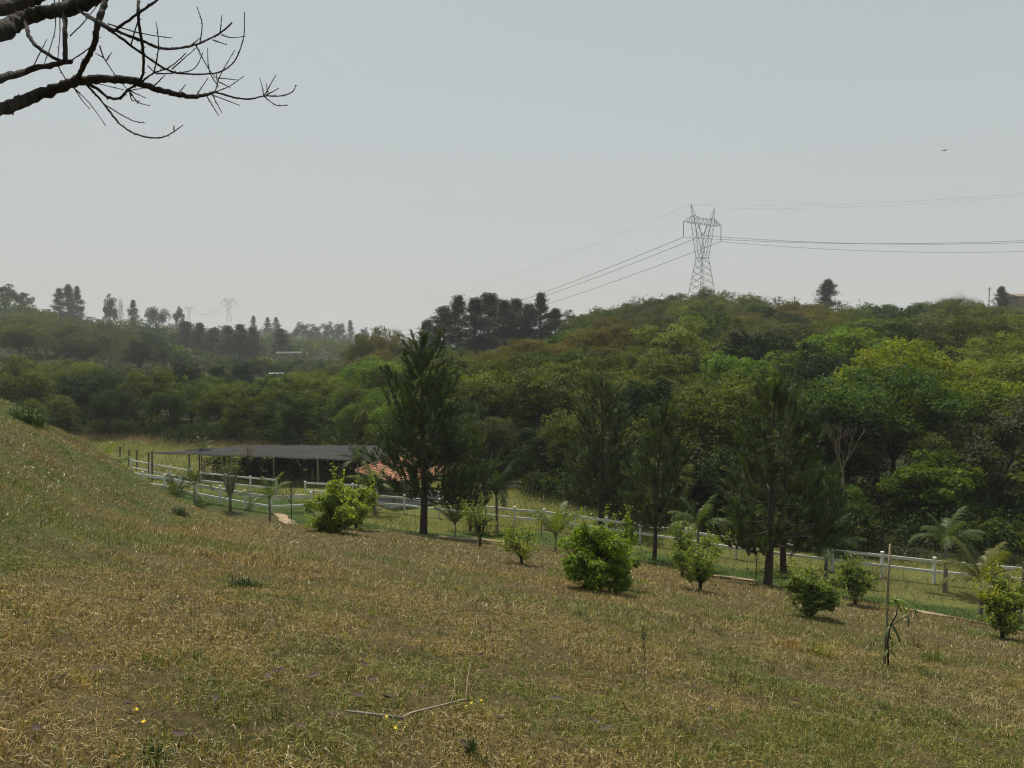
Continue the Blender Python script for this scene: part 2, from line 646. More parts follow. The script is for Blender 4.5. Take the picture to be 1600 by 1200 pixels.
g_all = []
for (y0, y1, n, hmin, hmax, w, seg) in [(2.2, 7, 250000, .03, .08, .0054, 2), (7, 12, 185000, .035, .085, .0080, 2), (12, 20, 230000, .04, .10, .0140, 1), (20, 46, 250000, .05, .12, .023, 1)]:
    X, Y = sample_wedge(n, y0, y1, .82)
    pxg = 800 + 1200 * X / Y
    keep = Y < lawn_edge(X) + np.where(on_path(pxg), .30, .8) + (vn(X, Y, .9, 61) - .5) * 1.3 + (rng.random(len(X)) - .5) * .5 + (rng.random(len(X)) < .30) * 1.2
    X, Y = X[keep], Y[keep]
    dens = vn(X, Y, .5, 21) * .6 + vn(X, Y, .16, 22) * .4
    keep = rng.random(len(X)) < np.clip((dens - .17) * 2.5, .15, 1)
    X, Y = X[keep], Y[keep]
    n = len(X)
    hh = rng.uniform(hmin, hmax, n) * (.45 + .7 * vn(X, Y, .8, 23) + .6 * vn(X, Y, .22, 24))
    g_all += blades(n, X, Y, hh, w * rng.uniform(.7, 1.3, n), lawn_cols(X, Y), seg, .95)


def poly_soup(name, groups, mat):
    """groups: list of (V, k, C); ONE mesh of faces with k corners"""
    V = np.concatenate([g[0] for g in groups])
    C = np.concatenate([g[2] for g in groups])
    ks = np.concatenate([np.full(len(g[0]) // g[1], g[1], np.int32) for g in groups])
    me = bpy.data.meshes.new(name)
    me.vertices.add(len(V))
    me.vertices.foreach_set("co", V.astype(np.float32).ravel())
    me.loops.add(len(V))
    me.loops.foreach_set("vertex_index", np.arange(len(V), dtype=np.int32))
    me.polygons.add(len(ks))
    me.polygons.foreach_set("loop_start", np.concatenate([[0], np.cumsum(ks)[:-1]]).astype(np.int32))
    me.update(calc_edges=True)
    a = me.attributes.new("col", 'FLOAT_COLOR', 'POINT')
    c = np.ones((len(V), 4), np.float32)
    c[:, :3] = C
    a.data.foreach_set("color", c.ravel())
    me.materials.append(mat)
    return link(name, me)


# the bank is seen face on: more blades there
Y = np.sqrt(rng.uniform(14 ** 2, 37 ** 2, 90000))
X = -rng.uniform(.30, .86, 90000) * Y - rng.uniform(0, 2, 90000)
k = Y < lawn_edge(X) + .8
X, Y = X[k], Y[k]
n = len(X)
g_all += blades(n, X, Y, rng.uniform(.05, .13, n) * (.45 + .7 * vn(X, Y, .8, 23) + .6 * vn(X, Y, .3, 24)), .017 * rng.uniform(.7, 1.3, n), lawn_cols(X, Y), 1, .9)
# ragged longer clumps among the short blades
nc = 520
cy_ = np.sqrt(rng.uniform(3.0 ** 2, 15.0 ** 2, nc))
cx_ = rng.uniform(-.8, .8, nc) * cy_
X = np.repeat(cx_, 26) + rng.normal(0, .045, nc * 26)
Y = np.repeat(cy_, 26) + rng.normal(0, .045, nc * 26)
cc = PAL[rng.choice([0, 2, 4, 5, 5, 6, 3], nc)] * rng.uniform(.6, 1.1, (nc, 1))
g_all += blades(nc * 26, X, Y, rng.uniform(.07, .16, nc * 26) * np.repeat(rng.uniform(.6, 1.2, nc), 26), .006 * rng.uniform(.7, 1.3, nc * 26), np.repeat(cc, 26, 0) * rng.uniform(.8, 1.2, (nc * 26, 1)), 2, .8)
tag(poly_soup("dry_lawn_grass", g_all, M_grass), "short dry tan and olive grass covering the slope", None, None, "stuff")

# green strip past the path, meadow on the valley floor, tall straw at the forest foot
gs = []
X, Y = sample_wedge(190000, 20, 60, .80)
e = lawn_edge(X)
k = (Y > e + np.where(on_path(800 + 1200 * X / Y), 1.35, .5) + (vn(X, Y, .8, 62) - .5) * .8 + rng.normal(0, .25, len(X))) & (Y < e + strip_w(800 + 1200 * X / Y) + .8)
X, Y = X[k], Y[k]
n = len(X)
pal = np.array([[.065, .125, .018], [.10, .16, .024], [.15, .165, .04], [.045, .09, .014]])
c = pal[rng.choice(4, n, p=[.4, .3, .1, .2])] * rng.uniform(.8, 1.2, (n, 1))
gs.extend(blades(n, X, Y, rng.uniform(.05, .13, n), rng.uniform(.018, .034, n), c, 1, .6))
tag(poly_soup("green_grass", gs, M_grass), "short green grass strip between the dirt path and the white fence", None, None, "stuff")

gs = []
X, Y = sample_wedge(260000, 30, 96, .80)
e = lawn_edge(X)
px = 800 + 1200 * X / Y
ff = forest_front(px)
k = (Y > e + strip_w(px) - .4 + 1.5 * vn(X, Y, 2, 31)) & (Y < ff + 3) & (rng.random(len(X)) < (.25 + .75 * (Y < ff)))
X, Y, ff = X[k], Y[k], ff[k]
n = len(X)
pal = np.array([[.21, .235, .035], [.28, .285, .05], [.13, .17, .025], [.33, .30, .09], [.22, .18, .07]])
v = vn(X, Y, 3.5, 32)
c = pal[np.clip((v * 4 + rng.normal(0, .9, n)).astype(int), 0, 4)] * rng.uniform(.75, 1.2, (n, 1))
tall = np.clip((Y - ff + 6) / 5, 0, 1) * (Y > 72)
c = c * (1 - tall[:, None]) + tall[:, None] * np.array([.34, .25, .13]) * rng.uniform(.7, 1.2, (n, 1))
pxm = 800 + 1200 * X / Y
mid = np.clip((pxm - 680) / 60, 0, 1) * np.clip((1130 - pxm) / 60, 0, 1)
hh = rng.uniform(.15, .45, n) * (.5 + vn(X, Y, 2, 33)) * (1 + .9 * mid) + tall * rng.uniform(.1, .9, n)
weed = (pxm > 1370) & (Y < 35.5) & (vn(X, Y, 1.5, 34) > .35)
c[weed] = np.array([.17, .125, .07]) * rng.uniform(.7, 1.3, (weed.sum(), 1))
hh[weed] *= 1.4
gs.extend(blades(n, X, Y, hh, rng.uniform(.016, .034, n) * (Y / 50), c, 1, .6))
tag(poly_soup("meadow_grass", gs, M_grass), "yellow-green meadow grass on the valley floor around the fences", None, None, "stuff")


# ------------------------------------------------------------------ broadleaf trees
def crown_pts(g, W, Ht, base, nl, nsub, nleaf, flat=1.0, lobe=.36, jit=.30, low=-.55, zmin=.15):
    """clumped leaf centres: crown > lobes > sprays > leaves"""
    cz = base + (Ht - base) * .50
    hh = (Ht - base) * .5
    d = unit(g.normal(size=(nl * 3, 3)))
    d = d[d[:, 2] > low][:nl]
    rr = g.uniform(.45, .95, (len(d), 1))
    lc_ = d * rr * np.array([W, W, hh]) + np.array([0, 0, cz])
    lr = lobe * W * g.uniform(.7, 1.2, len(d))
    pts, nor, tint = [], [], []
    for c0, r0 in zip(lc_, lr):
        s = unit(g.normal(size=(nsub, 3)) + np.array([0, 0, .35]))
        rad = r0 * g.uniform(.7, 1.08, (nsub, 1))
        sc = c0 + s * rad * np.array([1, 1, .8 * flat])
        tl = g.normal(1, .10)
        ts = g.normal(tl, .16, nsub)
        L = np.repeat(sc, nleaf, 0) + g.normal(size=(nsub * nleaf, 3)) * r0 * jit * np.array([1, 1, .6])
        pts.append(L)
        nor.append(np.repeat(s, nleaf, 0) * .8 + g.normal(size=(nsub * nleaf, 3)) * .6 + np.array([0, 0, .45]))
        tint.append(np.repeat(ts, nleaf) + g.normal(0, .10, nsub * nleaf))
    p, nrm, t = np.concatenate(pts), np.concatenate(nor), np.clip(np.concatenate(tint), .45, 1.6)
    k = p[:, 2] > zmin
    return p[k], nrm[k], t[k], lc_


def broadleaf_proto(seed, Ht, W, base, nl, nsub, nleaf, size, flat=1.0, lobe=.36, jit=.30, trunk_r=.16, mat=None, bark=None, aspect=.55):
    g = np.random.default_rng(seed)
    p, nrm, t, lob = crown_pts(g, W, Ht, base, nl, nsub, nleaf, flat, lobe, jit)
    V = leaf_verts(p, nrm, size * g.uniform(.7, 1.3, len(p)), aspect, .12, g)
    crown = quads_mesh("crown", V, mat or M_leaf, 4, np.repeat(t, 4))
    mb = MB()
    bz = base + .15 * (Ht - base)
    mb.tube([(0, 0, -.5), (.05, .02, bz * .5), (0.02, -.04, bz), (.05, .05, base + (Ht - base) * .55)], [trunk_r * 1.25, trunk_r, trunk_r * .8, trunk_r * .3], 7)
    for c0 in lob[:18]:
        m_ = Vector((c0[0] * .45, c0[1] * .45, bz + (c0[2] - bz) * .6))
        mb.tube([(0.02, -.03, bz * .8), m_, tuple(c0)], [trunk_r * .5, trunk_r * .28, trunk_r * .1], 5, False)
    trunk = mb.mesh("trunk", bark or M_bark, True)
    return dict(crown=crown, trunk=trunk, Ht=Ht, W=W, base=base)


PR = {}
PR['round'] = [broadleaf_proto(100 + i, 9, 4.4, 1.0, 24, 30, 20, .24, lobe=.31, jit=.19) for i in range(3)]
PR['spread'] = [broadleaf_proto(120 + i, 8, 5.4, 2.8, 28, 28, 20, .20, .6, .25, .18) for i in range(2)]
PR['rosette'] = [broadleaf_proto(140 + i, 9, 4.2, .9, 26, 32, 14, .34, 1.0, .29, .16, aspect=.42) for i in range(2)]
PR['dense'] = [broadleaf_proto(160 + i, 9, 3.6, .4, 30, 28, 20, .22, 1.1, .29, .18) for i in range(2)]
PR['bushy'] = [broadleaf_proto(170 + i, 6, 3.4, .1, 24, 28, 18, .20, 1.0, .31, .19) for i in range(2)]


def sparse_proto(seed):
    g = np.random.default_rng(seed)
    d = broadleaf_proto(seed, 8.5, 4.2, 1.8, 24, 14, 12, .19, .9, .36, .42, bark=M_grey_bark)
    mb = MB()
    mb.tube([(0, 0, -.5), (.08, 0, 1.6), (-.05, .1, 3.0)], [.2, .16, .12], 6)

    def grow(p, d_, ln, r, lev):
        q = p + d_ * ln * .5 + Vector(g.normal(0, .06 * ln, 3))
        e = p + d_ * ln + Vector(g.normal(0, .06 * ln, 3))
        mb.tube([p, q, e], [r, r * .75, r * .55], 4, False)
        if lev > 0:
            for _ in range(3):
                nd = (d_ + Vector(g.normal(0, .45, 3)) + Vector((0, 0, .15))).normalized()
                grow(e, nd, ln * .68, r * .55, lev - 1)
    for k in range(6):
        a = k * 1.05 + g.uniform(-.3, .3)
        grow(Vector((-.02, .05, 1.4 + .25 * k)), Vector((math.cos(a) * .8, math.sin(a) * .8, .9)).normalized(), 2.0, .085, 3)
    d['trunk'] = mb.mesh("trunk", M_grey_bark, True)
    return d


PR['sparse'] = [sparse_proto(181), sparse_proto(182)]


def tall_pine_proto(seed, Ht=14, W=3.2, base=1.2, conic=.25, size=.34):
    """tall plantation pine: bare trunk, clumped needle sprays"""
    g = np.random.default_rng(seed)
    mb = MB()
    mb.tube([(0, 0, -.5), (.05, 0, Ht * .4), (0, .05, Ht * .75), (0, 0, Ht - .4)], [.24, .19, .11, .03], 7)
    P_, N_, T_ = [], [], []
    z = base
    while z < Ht - .1:
        f = (z - base) / (Ht - base)
        r = W * (math.sin(math.pi * min(1, (f * .80 + .24))) ** .8) * (1 - conic * f)
        for k in range(g.integers(3, 6)):
            a = g.uniform(0, 6.28)
            ln = r * g.uniform(.45, 1.2)
            e = np.array([math.cos(a) * ln, math.sin(a) * ln, z + ln * g.uniform(-.1, .7)])
            mb.tube([(0, 0, z - .1), (e[0] * .5, e[1] * .5, z + (e[2] - z) * .35), tuple(e)], [.05, .035, .015], 4, False)
            for q in np.linspace(.35, 1.0, 6):
                c = np.array([0, 0, z]) * (1 - q) + e * q + g.normal(0, .16, 3)
                m_ = 26
                P_.append(c + g.normal(size=(m_, 3)) * np.array([.34, .34, .24]))
                N_.append(g.normal(size=(m_, 3)) + np.array([0, 0, .5]))
                T_.append(np.clip(g.normal(g.normal(1, .13), .12, m_), .5, 1.6))
        z += g.uniform(.42, .7)
    p, nr, t = map(np.concatenate, (P_, N_, T_))
    V = leaf_verts(p, nr, size * g.uniform(.7, 1.3, len(p)), .35, .05, g)
    return dict(crown=quads_mesh("crown", V, M_needle, 4, np.repeat(t, 4)), trunk=mb.mesh("trunk", M_pine_bark, True), Ht=Ht, W=W, base=base)


PR['tallpine'] = [tall_pine_proto(201), tall_pine_proto(202, 14, 2.9, 2.0, .15), tall_pine_proto(203, 12, 3.6, .8, .35)]


def place_tree(name, kind, x, y, Ht, wide, tint, label, group, cat="tree", idx=None, z=None):
    pr = PR[kind][idx if idx is not None else random.randrange(len(PR[kind]))]
    s = Ht / pr['Ht']
    sw = wide / pr['W']
    r = thing(name, label, cat, (x, y, (hz(x, y) if z is None else z) - .1), random.uniform(0, 6.28), group, (sw, sw, s))
    link("trunk", pr['trunk'], r)
    c = link("crown", pr['crown'], r)
    c.color = (*tint, 1)
    return r


T = {
    'dark': (.020, .038, .012), 'green': (.046, .082, .014), 'olive': (.082, .100, .017), 'yellowgreen': (.138, .168, .017),
    'bright': (.090, .148, .016), 'rust': (.108, .094, .026), 'grey': (.072, .080, .042), 'pale': (.16, .20, .04), 'brown': (.068, .073, .026),
}
WORD = {'dark': 'dark green', 'green': 'mid green', 'olive': 'olive', 'yellowgreen': 'yellow-green', 'bright': 'bright green', 'rust': 'rust-brown', 'grey': 'grey-green', 'pale': 'pale green', 'brown': 'brownish'}
FORM = {'round': 'round-crowned tree', 'spread': 'flat-topped tree', 'rosette': 'large-leaved tree', 'dense': 'dense tree', 'bushy': 'bushy low tree', 'sparse': 'thin twiggy tree'}
# colours the photograph shows in the woods: (px, py, radius, tint, form)
HINTS = [
    (600, 540, 55, 'rust', 'spread'), (560, 545, 30, 'olive', 'spread'), (800, 562, 45, 'rust', 'spread'), (815, 545, 22, 'yellowgreen', 'round'), (965, 545, 50, 'rust', 'spread'),
    (1010, 515, 45, 'brown', 'spread'), (940, 495, 35, 'olive', 'spread'), (1160, 530, 50, 'rust', 'spread'), (1265, 492, 45, 'rust', 'spread'), (1100, 470, 80, 'olive', 'round'),
    (1065, 555, 30, 'pale', 'dense'), (1180, 600, 70, 'bright', 'rosette'), (1340, 550, 50, 'bright', 'rosette'), (1400, 520, 70, 'green', 'rosette'), (1560, 600, 90, 'yellowgreen', 'round'),
    (1440, 580, 70, 'yellowgreen', 'round'), (1290, 620, 60, 'dark', 'dense'), (1060, 578, 35, 'dark', 'dense'), (1090, 655, 75, 'olive', 'round'), (1430, 650, 55, 'grey', 'sparse'),
    (1480, 720, 60, 'bright', 'rosette'), (1580, 690, 45, 'grey', 'bushy'), (1570, 760, 50, 'dark', 'bushy'), (1350, 720, 40, 'green', 'rosette'), (1320, 690, 25, 'dark', 'dense'),
    (620, 605, 50, 'bright', 'round'), (570, 620, 40, 'bright', 'round'), (660, 580, 40, 'green', 'round'), (480, 640, 60, 'olive', 'round'), (420, 650, 40, 'dark', 'bushy'),
    (60, 590, 60, 'olive', 'round'), (130, 520, 60, 'brown', 'round'), (60, 500, 55, 'olive', 'round'), (40, 560, 60, 'brown', 'sparse'), (200, 560, 60, 'brown', 'sparse'),
    (230, 540, 35, 'dark', 'dense'), (287, 588, 32, 'dark', 'dense'), (375, 585, 35, 'dark', 'dense'), (300, 640, 60, 'green', 'round'), (160, 630, 50, 'dark', 'round'),
    (350, 650, 50, 'olive', 'round'), (810, 690, 60, 'brown', 'round'), (870, 640, 60, 'olive', 'round'), (880, 540, 50, 'green', 'round'), (850, 700, 50, 'dark', 'bushy'),
    (1120, 750, 60, 'dark', 'bushy'), (1020, 590, 50, 'olive', 'round'), (1500, 500, 60, 'grey', 'round'), (1490, 470, 25, 'brown', 'sparse'), (1560, 530, 60, 'olive', 'round'),
    (1300, 520, 50, 'olive', 'round'), (1250, 550, 40, 'grey', 'spread'), (770, 520, 40, 'dark', 'dense'), (830, 510, 40, 'dark', 'dense'), (1110, 510, 40, 'green', 'rosette'),
]


def choose(px, py):
    best, bt = 1.0, None
    for hx, hy, r, t, f in HINTS:
        d = math.hypot(px - hx, (py - hy) * 1.2) / r
        if d < best:
            best, bt = d, (t, f)
    if bt and random.random() < .88:
        return bt
    t = random.choices(['dark', 'green', 'olive', 'yellowgreen', 'brown', 'grey'], [3, 4, 4, 1.2, 1.5, 1])[0]
    return t, random.choices(['round', 'dense', 'rosette', 'spread', 'sparse', 'bushy'], [5, 2, 2, 1.5, .6, 1])[0]


# named trees are placed first, they also keep the random ones off their ground
occupied = []

cand = []
y = 37.0
while y < 1250:
    sp0 = 5.2 if y < 110 else (6.8 if y < 260 else (7.5 if y < 430 else (11 if y < 800 else 14)))
    x = -0.80 * y
    while x < 0.80 * y:
        xx = x + random.uniform(-.42, .42) * sp0
        yy = y + random.uniform(-.42, .42) * sp0
        px = 800 + 1200 * xx / yy
        if yy > forest_front(px) and (px < 700 or yy < 285):
            cand.append((xx, yy))
        x += sp0
    y += sp0 * .92
cand.sort(key=lambda c: c[1])
GW, GH = 320, 240
cover = np.zeros((GH, GW), bool)
cell = 5.0
yy_, xx_ = np.mgrid[0:GH, 0:GW]
cxs, cys = (xx_ + .5) * cell, (yy_ + .5) * cell
picked = []
# height of the woods against the sky, column by column
SKX = [0, 100, 200, 300, 420, 540, 560, 650, 690, 780, 880, 900, 930, 1000, 1060, 1100, 1180, 1230, 1300, 1400, 1490, 1540, 1600]
SKY_ = [458, 488, 496, 505, 512, 526, 543, 546, 546, 543, 520, 500, 486, 461, 450, 447, 452, 472, 474, 472, 459, 468, 477]
for (x, y) in cand:
    px0 = 800 + 1200 * x / y
    dfront = y - float(forest_front(px0))
    gz = hz(x, y)
    Ht = random.uniform(4.0, 6.2) if dfront < 7 else (random.uniform(6.0, 9.2) if dfront < 40 else random.uniform(6.5, 9.6))
    if random.random() < .12:
        Ht *= 1.25
    if y > 300:
        Ht = random.uniform(7, 11)
    lim = np.interp(px0, SKX, SKY_) + random.uniform(0, 14)
    if px0 < 590:
        if y < 200:
            lim = max(lim, np.interp(px0, [0, 150, 300, 420, 520, 590], [560, 568, 585, 592, 575, 556]) + random.uniform(-6, 18))
        elif y < 330:
            lim = max(lim, np.interp(px0, [0, 150, 230, 300, 520, 590], [478, 492, 515, 556, 560, 545]) + random.uniform(0, 12))
    tp_ = proj(x, y, gz + Ht)[1]
    if tp_ < lim:
        Ht *= max(0.0, (proj(x, y, gz)[1] - lim)) / max(1e-3, proj(x, y, gz)[1] - tp_)
    if Ht < 2.4:
        continue
    pxc, pyc = proj(x, y, gz + Ht * .7)
    tint, form = choose(pxc, pyc)
    if dfront < 6 and form in ('spread', 'sparse') and random.random() < .7:
        form = 'bushy'
    wide = {'round': .50, 'spread': .66, 'rosette': .47, 'dense': .42, 'bushy': .6, 'sparse': .5}[form] * Ht * random.uniform(.9, 1.15)
    rx = 1200 * wide / y
    top = proj(x, y, gz + Ht)[1]
    bot = proj(x, y, gz)[1]
    cy, ry = (top + bot) / 2, max(2.0, (bot - top) / 2)
    if px0 + rx < -60 or px0 - rx > 1660:
        continue
    e = ((cxs - px0) / rx) ** 2 + ((cys - cy) / ry) ** 2
    m = (e < 1.0)
    vis = (m & ~cover).sum() * cell * cell
    if vis < 60 and m.sum() > 0:
        continue
    cover |= (e < .62)
    picked.append(dict(x=x, y=y, px=px0, top=top, cy=cy, rx=rx, ry=ry, Ht=Ht, wide=wide, tint=tint, form=form, vis=vis, dfront=dfront))

ranked = sorted([p for p in picked if p['y'] < 330 and 0 < p['px'] < 1600], key=lambda p: -p['vis'])[:285]
ids = set(id(p) for p in ranked)


def zone(p):
    px, y, df = p['px'], p['y'], p['dfront']
    if px < 600:
        if y < 100:
            row = 'in the front woods'
        elif y < 160:
            row = 'within the valley woods'
        else:
            row = 'up the left hillside'
        if px < 190:
            where = 'beyond the grassy bank'
        elif px < 330:
            where = 'left of the net' if y < 160 else 'under the far pylons'
        else:
            where = 'behind the shade net'
    else:
        if df < 9:
            row = 'at the forest foot'
        elif df < 40:
            row = 'low on the slope'
        elif df < 95:
            row = 'halfway up the slope'
        else:
            row = 'high on the ridge'
        if px < 720:
            where = 'behind the largest pine'
        elif px < 880:
            where = 'under the pine clump'
        elif px < 1010:
            where = 'between pines and pylon'
        elif px < 1180:
            where = 'below the pylon'
        elif px < 1380:
            where = 'below the lone pine'
        else:
            where = 'above the fence end'
    return row, where


buckets = {}
for p in ranked:
    row, where = zone(p)
    lab = f"{WORD[p['tint']]} {FORM[p['form']]} {row} {where}"
    buckets.setdefault(lab, []).append(p)
ORD = ['first', 'second', 'third', 'fourth', 'fifth', 'sixth', 'seventh', 'eighth', 'ninth', 'tenth', 'eleventh', 'twelfth', 'thirteenth', 'fourteenth', 'fifteenth', 'sixteenth', 'seventeenth', 'eighteenth', 'nineteenth', 'twentieth', 'twenty-first', 'twenty-second', 'twenty-third', 'twenty-fourth']
for lab, ps in buckets.items():
    ps.sort(key=lambda p: p['px'])
    for i, p in enumerate(ps):
        row, where = zone(p)
        l_ = lab
        if len(ps) > 1:
            o_n = 'leftmost' if i == 0 else ('rightmost' if i == len(ps) - 1 else ORD[i] + ' from left')
            l_ = f"{o_n} {lab}"
        base = T[p['tint']]
        k = random.uniform(.82, 1.2)
        tint = tuple(np.clip(np.array(base) * k * np.array([random.uniform(.92, 1.1), 1, random.uniform(.9, 1.1)]), 0, 1))
        place_tree("broadleaf_tree", p['form'], p['x'], p['y'], p['Ht'], p['wide'], tint, l_, "broadleaf trees in the valley and hillside woods")

# the rest: far woods read as one mass
fv, fc = [], []
g = np.random.default_rng(55)
for p in picked:
    if id(p) in ids:
        continue
    n = 420 if p['y'] < 330 else 260
    q, nr, t, _ = crown_pts(g, p['wide'], p['Ht'], .5 if p['form'] != 'spread' else p['Ht'] * .3, 14, n // 70 + 2, 6, .9, .38, .20)
    q = q[:n]
    sz = .48 if p['y'] < 330 else (.68 if p['y'] < 600 else 1.0)
    V = leaf_verts(q, nr[:n], sz * g.uniform(.7, 1.3, len(q)), .6, .12, g) + np.array([p['x'], p['y'], hz(p['x'], p['y'])])
    base = np.array(T[p['tint']]) * g.uniform(.75, 1.25)
    fv.append(V)
    fc.append(np.repeat(base * np.repeat(t[:n], 1)[:, None], 4, 0))
for k in range(800):
    px = g.uniform(-60, 640)
    y = math.sqrt(g.uniform(170 ** 2, 640 ** 2)) if k % 3 else g.uniform(190, 330)
    x = (px - 800) / 1200 * y
    q, nr, t, _ = crown_pts(g, g.uniform(2.0, 3.6), g.uniform(2.2, 4.5), .0, 7, 3, 5, .9, .45, .3)
    q = q[:90]
    fv.append(leaf_verts(q, nr[:90], (.55 if y < 330 else .85) * g.uniform(.7, 1.3, len(q)), .6, .12, g) + np.array([x, y, hz(x, y)]))
    base = np.array(T[['dark', 'green', 'olive', 'brown', 'grey'][int(g.integers(0, 5))]]) * g.uniform(.75, 1.15)
    fc.append(np.repeat(base * t[:90][:, None], 4, 0))
me = quads_mesh("far_woodland", np.concatenate(fv), M_mass, 4, None, np.concatenate(fc))
tag(link("far_woodland", me), "hazy mass of far woods filling the hillsides", None, None, "stuff")

# undergrowth along the forest foot
uv, uc = [], []
for k in range(520):
    px = random.uniform(-60, 1660)
    y = float(forest_front(px)) + random.uniform(-1.5, 9)
    x = (px - 800) / 1200 * y
    q, nr, t, _ = crown_pts(g, random.uniform(.8, 1.8), random.uniform(.8, 2.6), .0, 6, 6, 6, 1, .5, .4)
    V = leaf_verts(q, nr, .24 * g.uniform(.7, 1.3, len(q)), .5, .12, g) + np.array([x, y, hz(x, y)])
    base = np.array(T[random.choice(['dark', 'green', 'olive', 'dark', 'brown'])]) * g.uniform(.8, 1.2)
    uv.append(V)
    uc.append(np.repeat(base * t[:, None], 4, 0))
for k in range(70):
    px = random.uniform(335, 600)
    y = random.uniform(63, 68)
    x = (px - 800) / 1200 * y
    q, nr, t, _ = crown_pts(g, random.uniform(.7, 1.3), random.uniform(.7, 1.5), .0, 6, 6, 6, 1, .5, .4)
    uv.append(leaf_verts(q, nr, .2 * g.uniform(.7, 1.3, len(q)), .5, .12, g) + np.array([x, y, hz(x, y)]))
    uc.append(np.repeat(np.array(T['dark' if px < 440 else 'brown']) * g.uniform(.7, 1.0) * t[:, None], 4, 0))
me = quads_mesh("undergrowth", np.concatenate(uv), M_mass, 4, None, np.concatenate(uc))
tag(link("undergrowth", me), "dark leafy undergrowth along the foot of the woods", None, None, "stuff")

# ------------------------------------------------------------------ skyline and landmark trees


def sky_tree(px, ptop, Y, Ht, kind, wide_px, tint, label, group, name="pine_tree", idx=None):
    top = P(px, ptop, Y)
    place_tree(name, kind, top.x, Y, Ht, wide_px * Y / 1200 / 2, tint, label, group, "tree", idx, z=min(hz(top.x, Y), top.z - Ht) if top.z - Ht < hz(top.x, Y) + .1 else top.z - Ht)


def grounded_tree(px, ptop, Y, kind, wide_px, tint, label, group, name, idx=None):
    top = P(px, ptop, Y)
    gz = hz(top.x, Y)
    place_tree(name, kind, top.x, Y, max(2.5, top.z - gz), wide_px * Y / 1200 / 2, tint, label, group, "tree", idx)


DP = (.020, .030, .018)
clump = [
    (668, 500, 190, 40, 'small dark pine at the left foot of the skyline pine clump'),
    (693, 478, 185, 46, 'dark pine stepping down at the left end of the skyline clump'),
    (716, 461, 188, 48, 'feathery dark pine with gaps, left part of the skyline clump'),
    (742, 466, 180, 52, 'dark pine left of the widest crown in the skyline clump'),
    (764, 457, 186, 62, 'widest dark pine crown in the skyline clump'),
    (788, 468, 178, 50, 'dark pine right of the widest crown in the skyline clump'),
    (806, 467, 188, 48, 'dark pine between widest crown and tall round pine in skyline clump'),
    (826, 474, 180, 44, 'slim pine touching the left side of the tall round skyline pine'),
    (845, 457, 184, 44, 'tall round-headed dark pine standing at right of the skyline clump'),
    (868, 482, 182, 40, 'lower pine tucked right of the tall round skyline pine'),
]
for i, (px, pt, Y, w, lab) in enumerate(clump):
    grounded_tree(px, pt, Y, 'tallpine', w * 1.35, DP, lab, "dark pines clumped on the skyline", "pine_tree", i % 3)
grounded_tree(1294, 436, 228, 'tallpine', 42, DP, "lone round-topped pine standing clear on the right ridge skyline", None, "pine_tree", 1)
grounded_tree(1565, 448, 228, 'tallpine', 34, DP, "small dark pine on the right skyline beside the brown roof", None, "pine_tree", 0)
grounded_tree(895, 484, 178, 'dense', 50, T['green'], "rounded green tree on the skyline right of the dark pine clump", None, "broadleaf_tree")
grounded_tree(928, 484, 210, 'bushy', 24, T['dark'], "small dark bush-like tree on the skyline before the ridge climbs", None, "broadleaf_tree")
grounded_tree(598, 514, 165, 'spread', 100, T['rust'], "wide rust-brown flat-topped tree on the skyline left of the largest pine", None, "broadleaf_tree", 0)
grounded_tree(562, 524, 160, 'spread', 55, T['olive'], "olive feathery tree touching the left side of the rust-brown skyline tree", None, "broadleaf_tree", 1)
grounded_tree(287, 566, 120, 'dense', 62, (.016, .025, .015), "very dark round tree standing out in the valley woods", None, "broadleaf_tree", 0)
grounded_tree(340, 568, 140, 'dense', 36, (.020, .034, .022), "dark upright tree just right of the very dark round tree", None, "broadleaf_tree", 1)
grounded_tree(380, 565, 142, 'dense', 42, (.020, .034, .022), "broad dark tree behind the shade net's left half", None, "broadleaf_tree", 0)
grounded_tree(1290, 575, 66, 'dense', 130, (.028, .042, .020), "massive dark vine-hung tree left of the bare grey tree", None, "broadleaf_tree", 1)
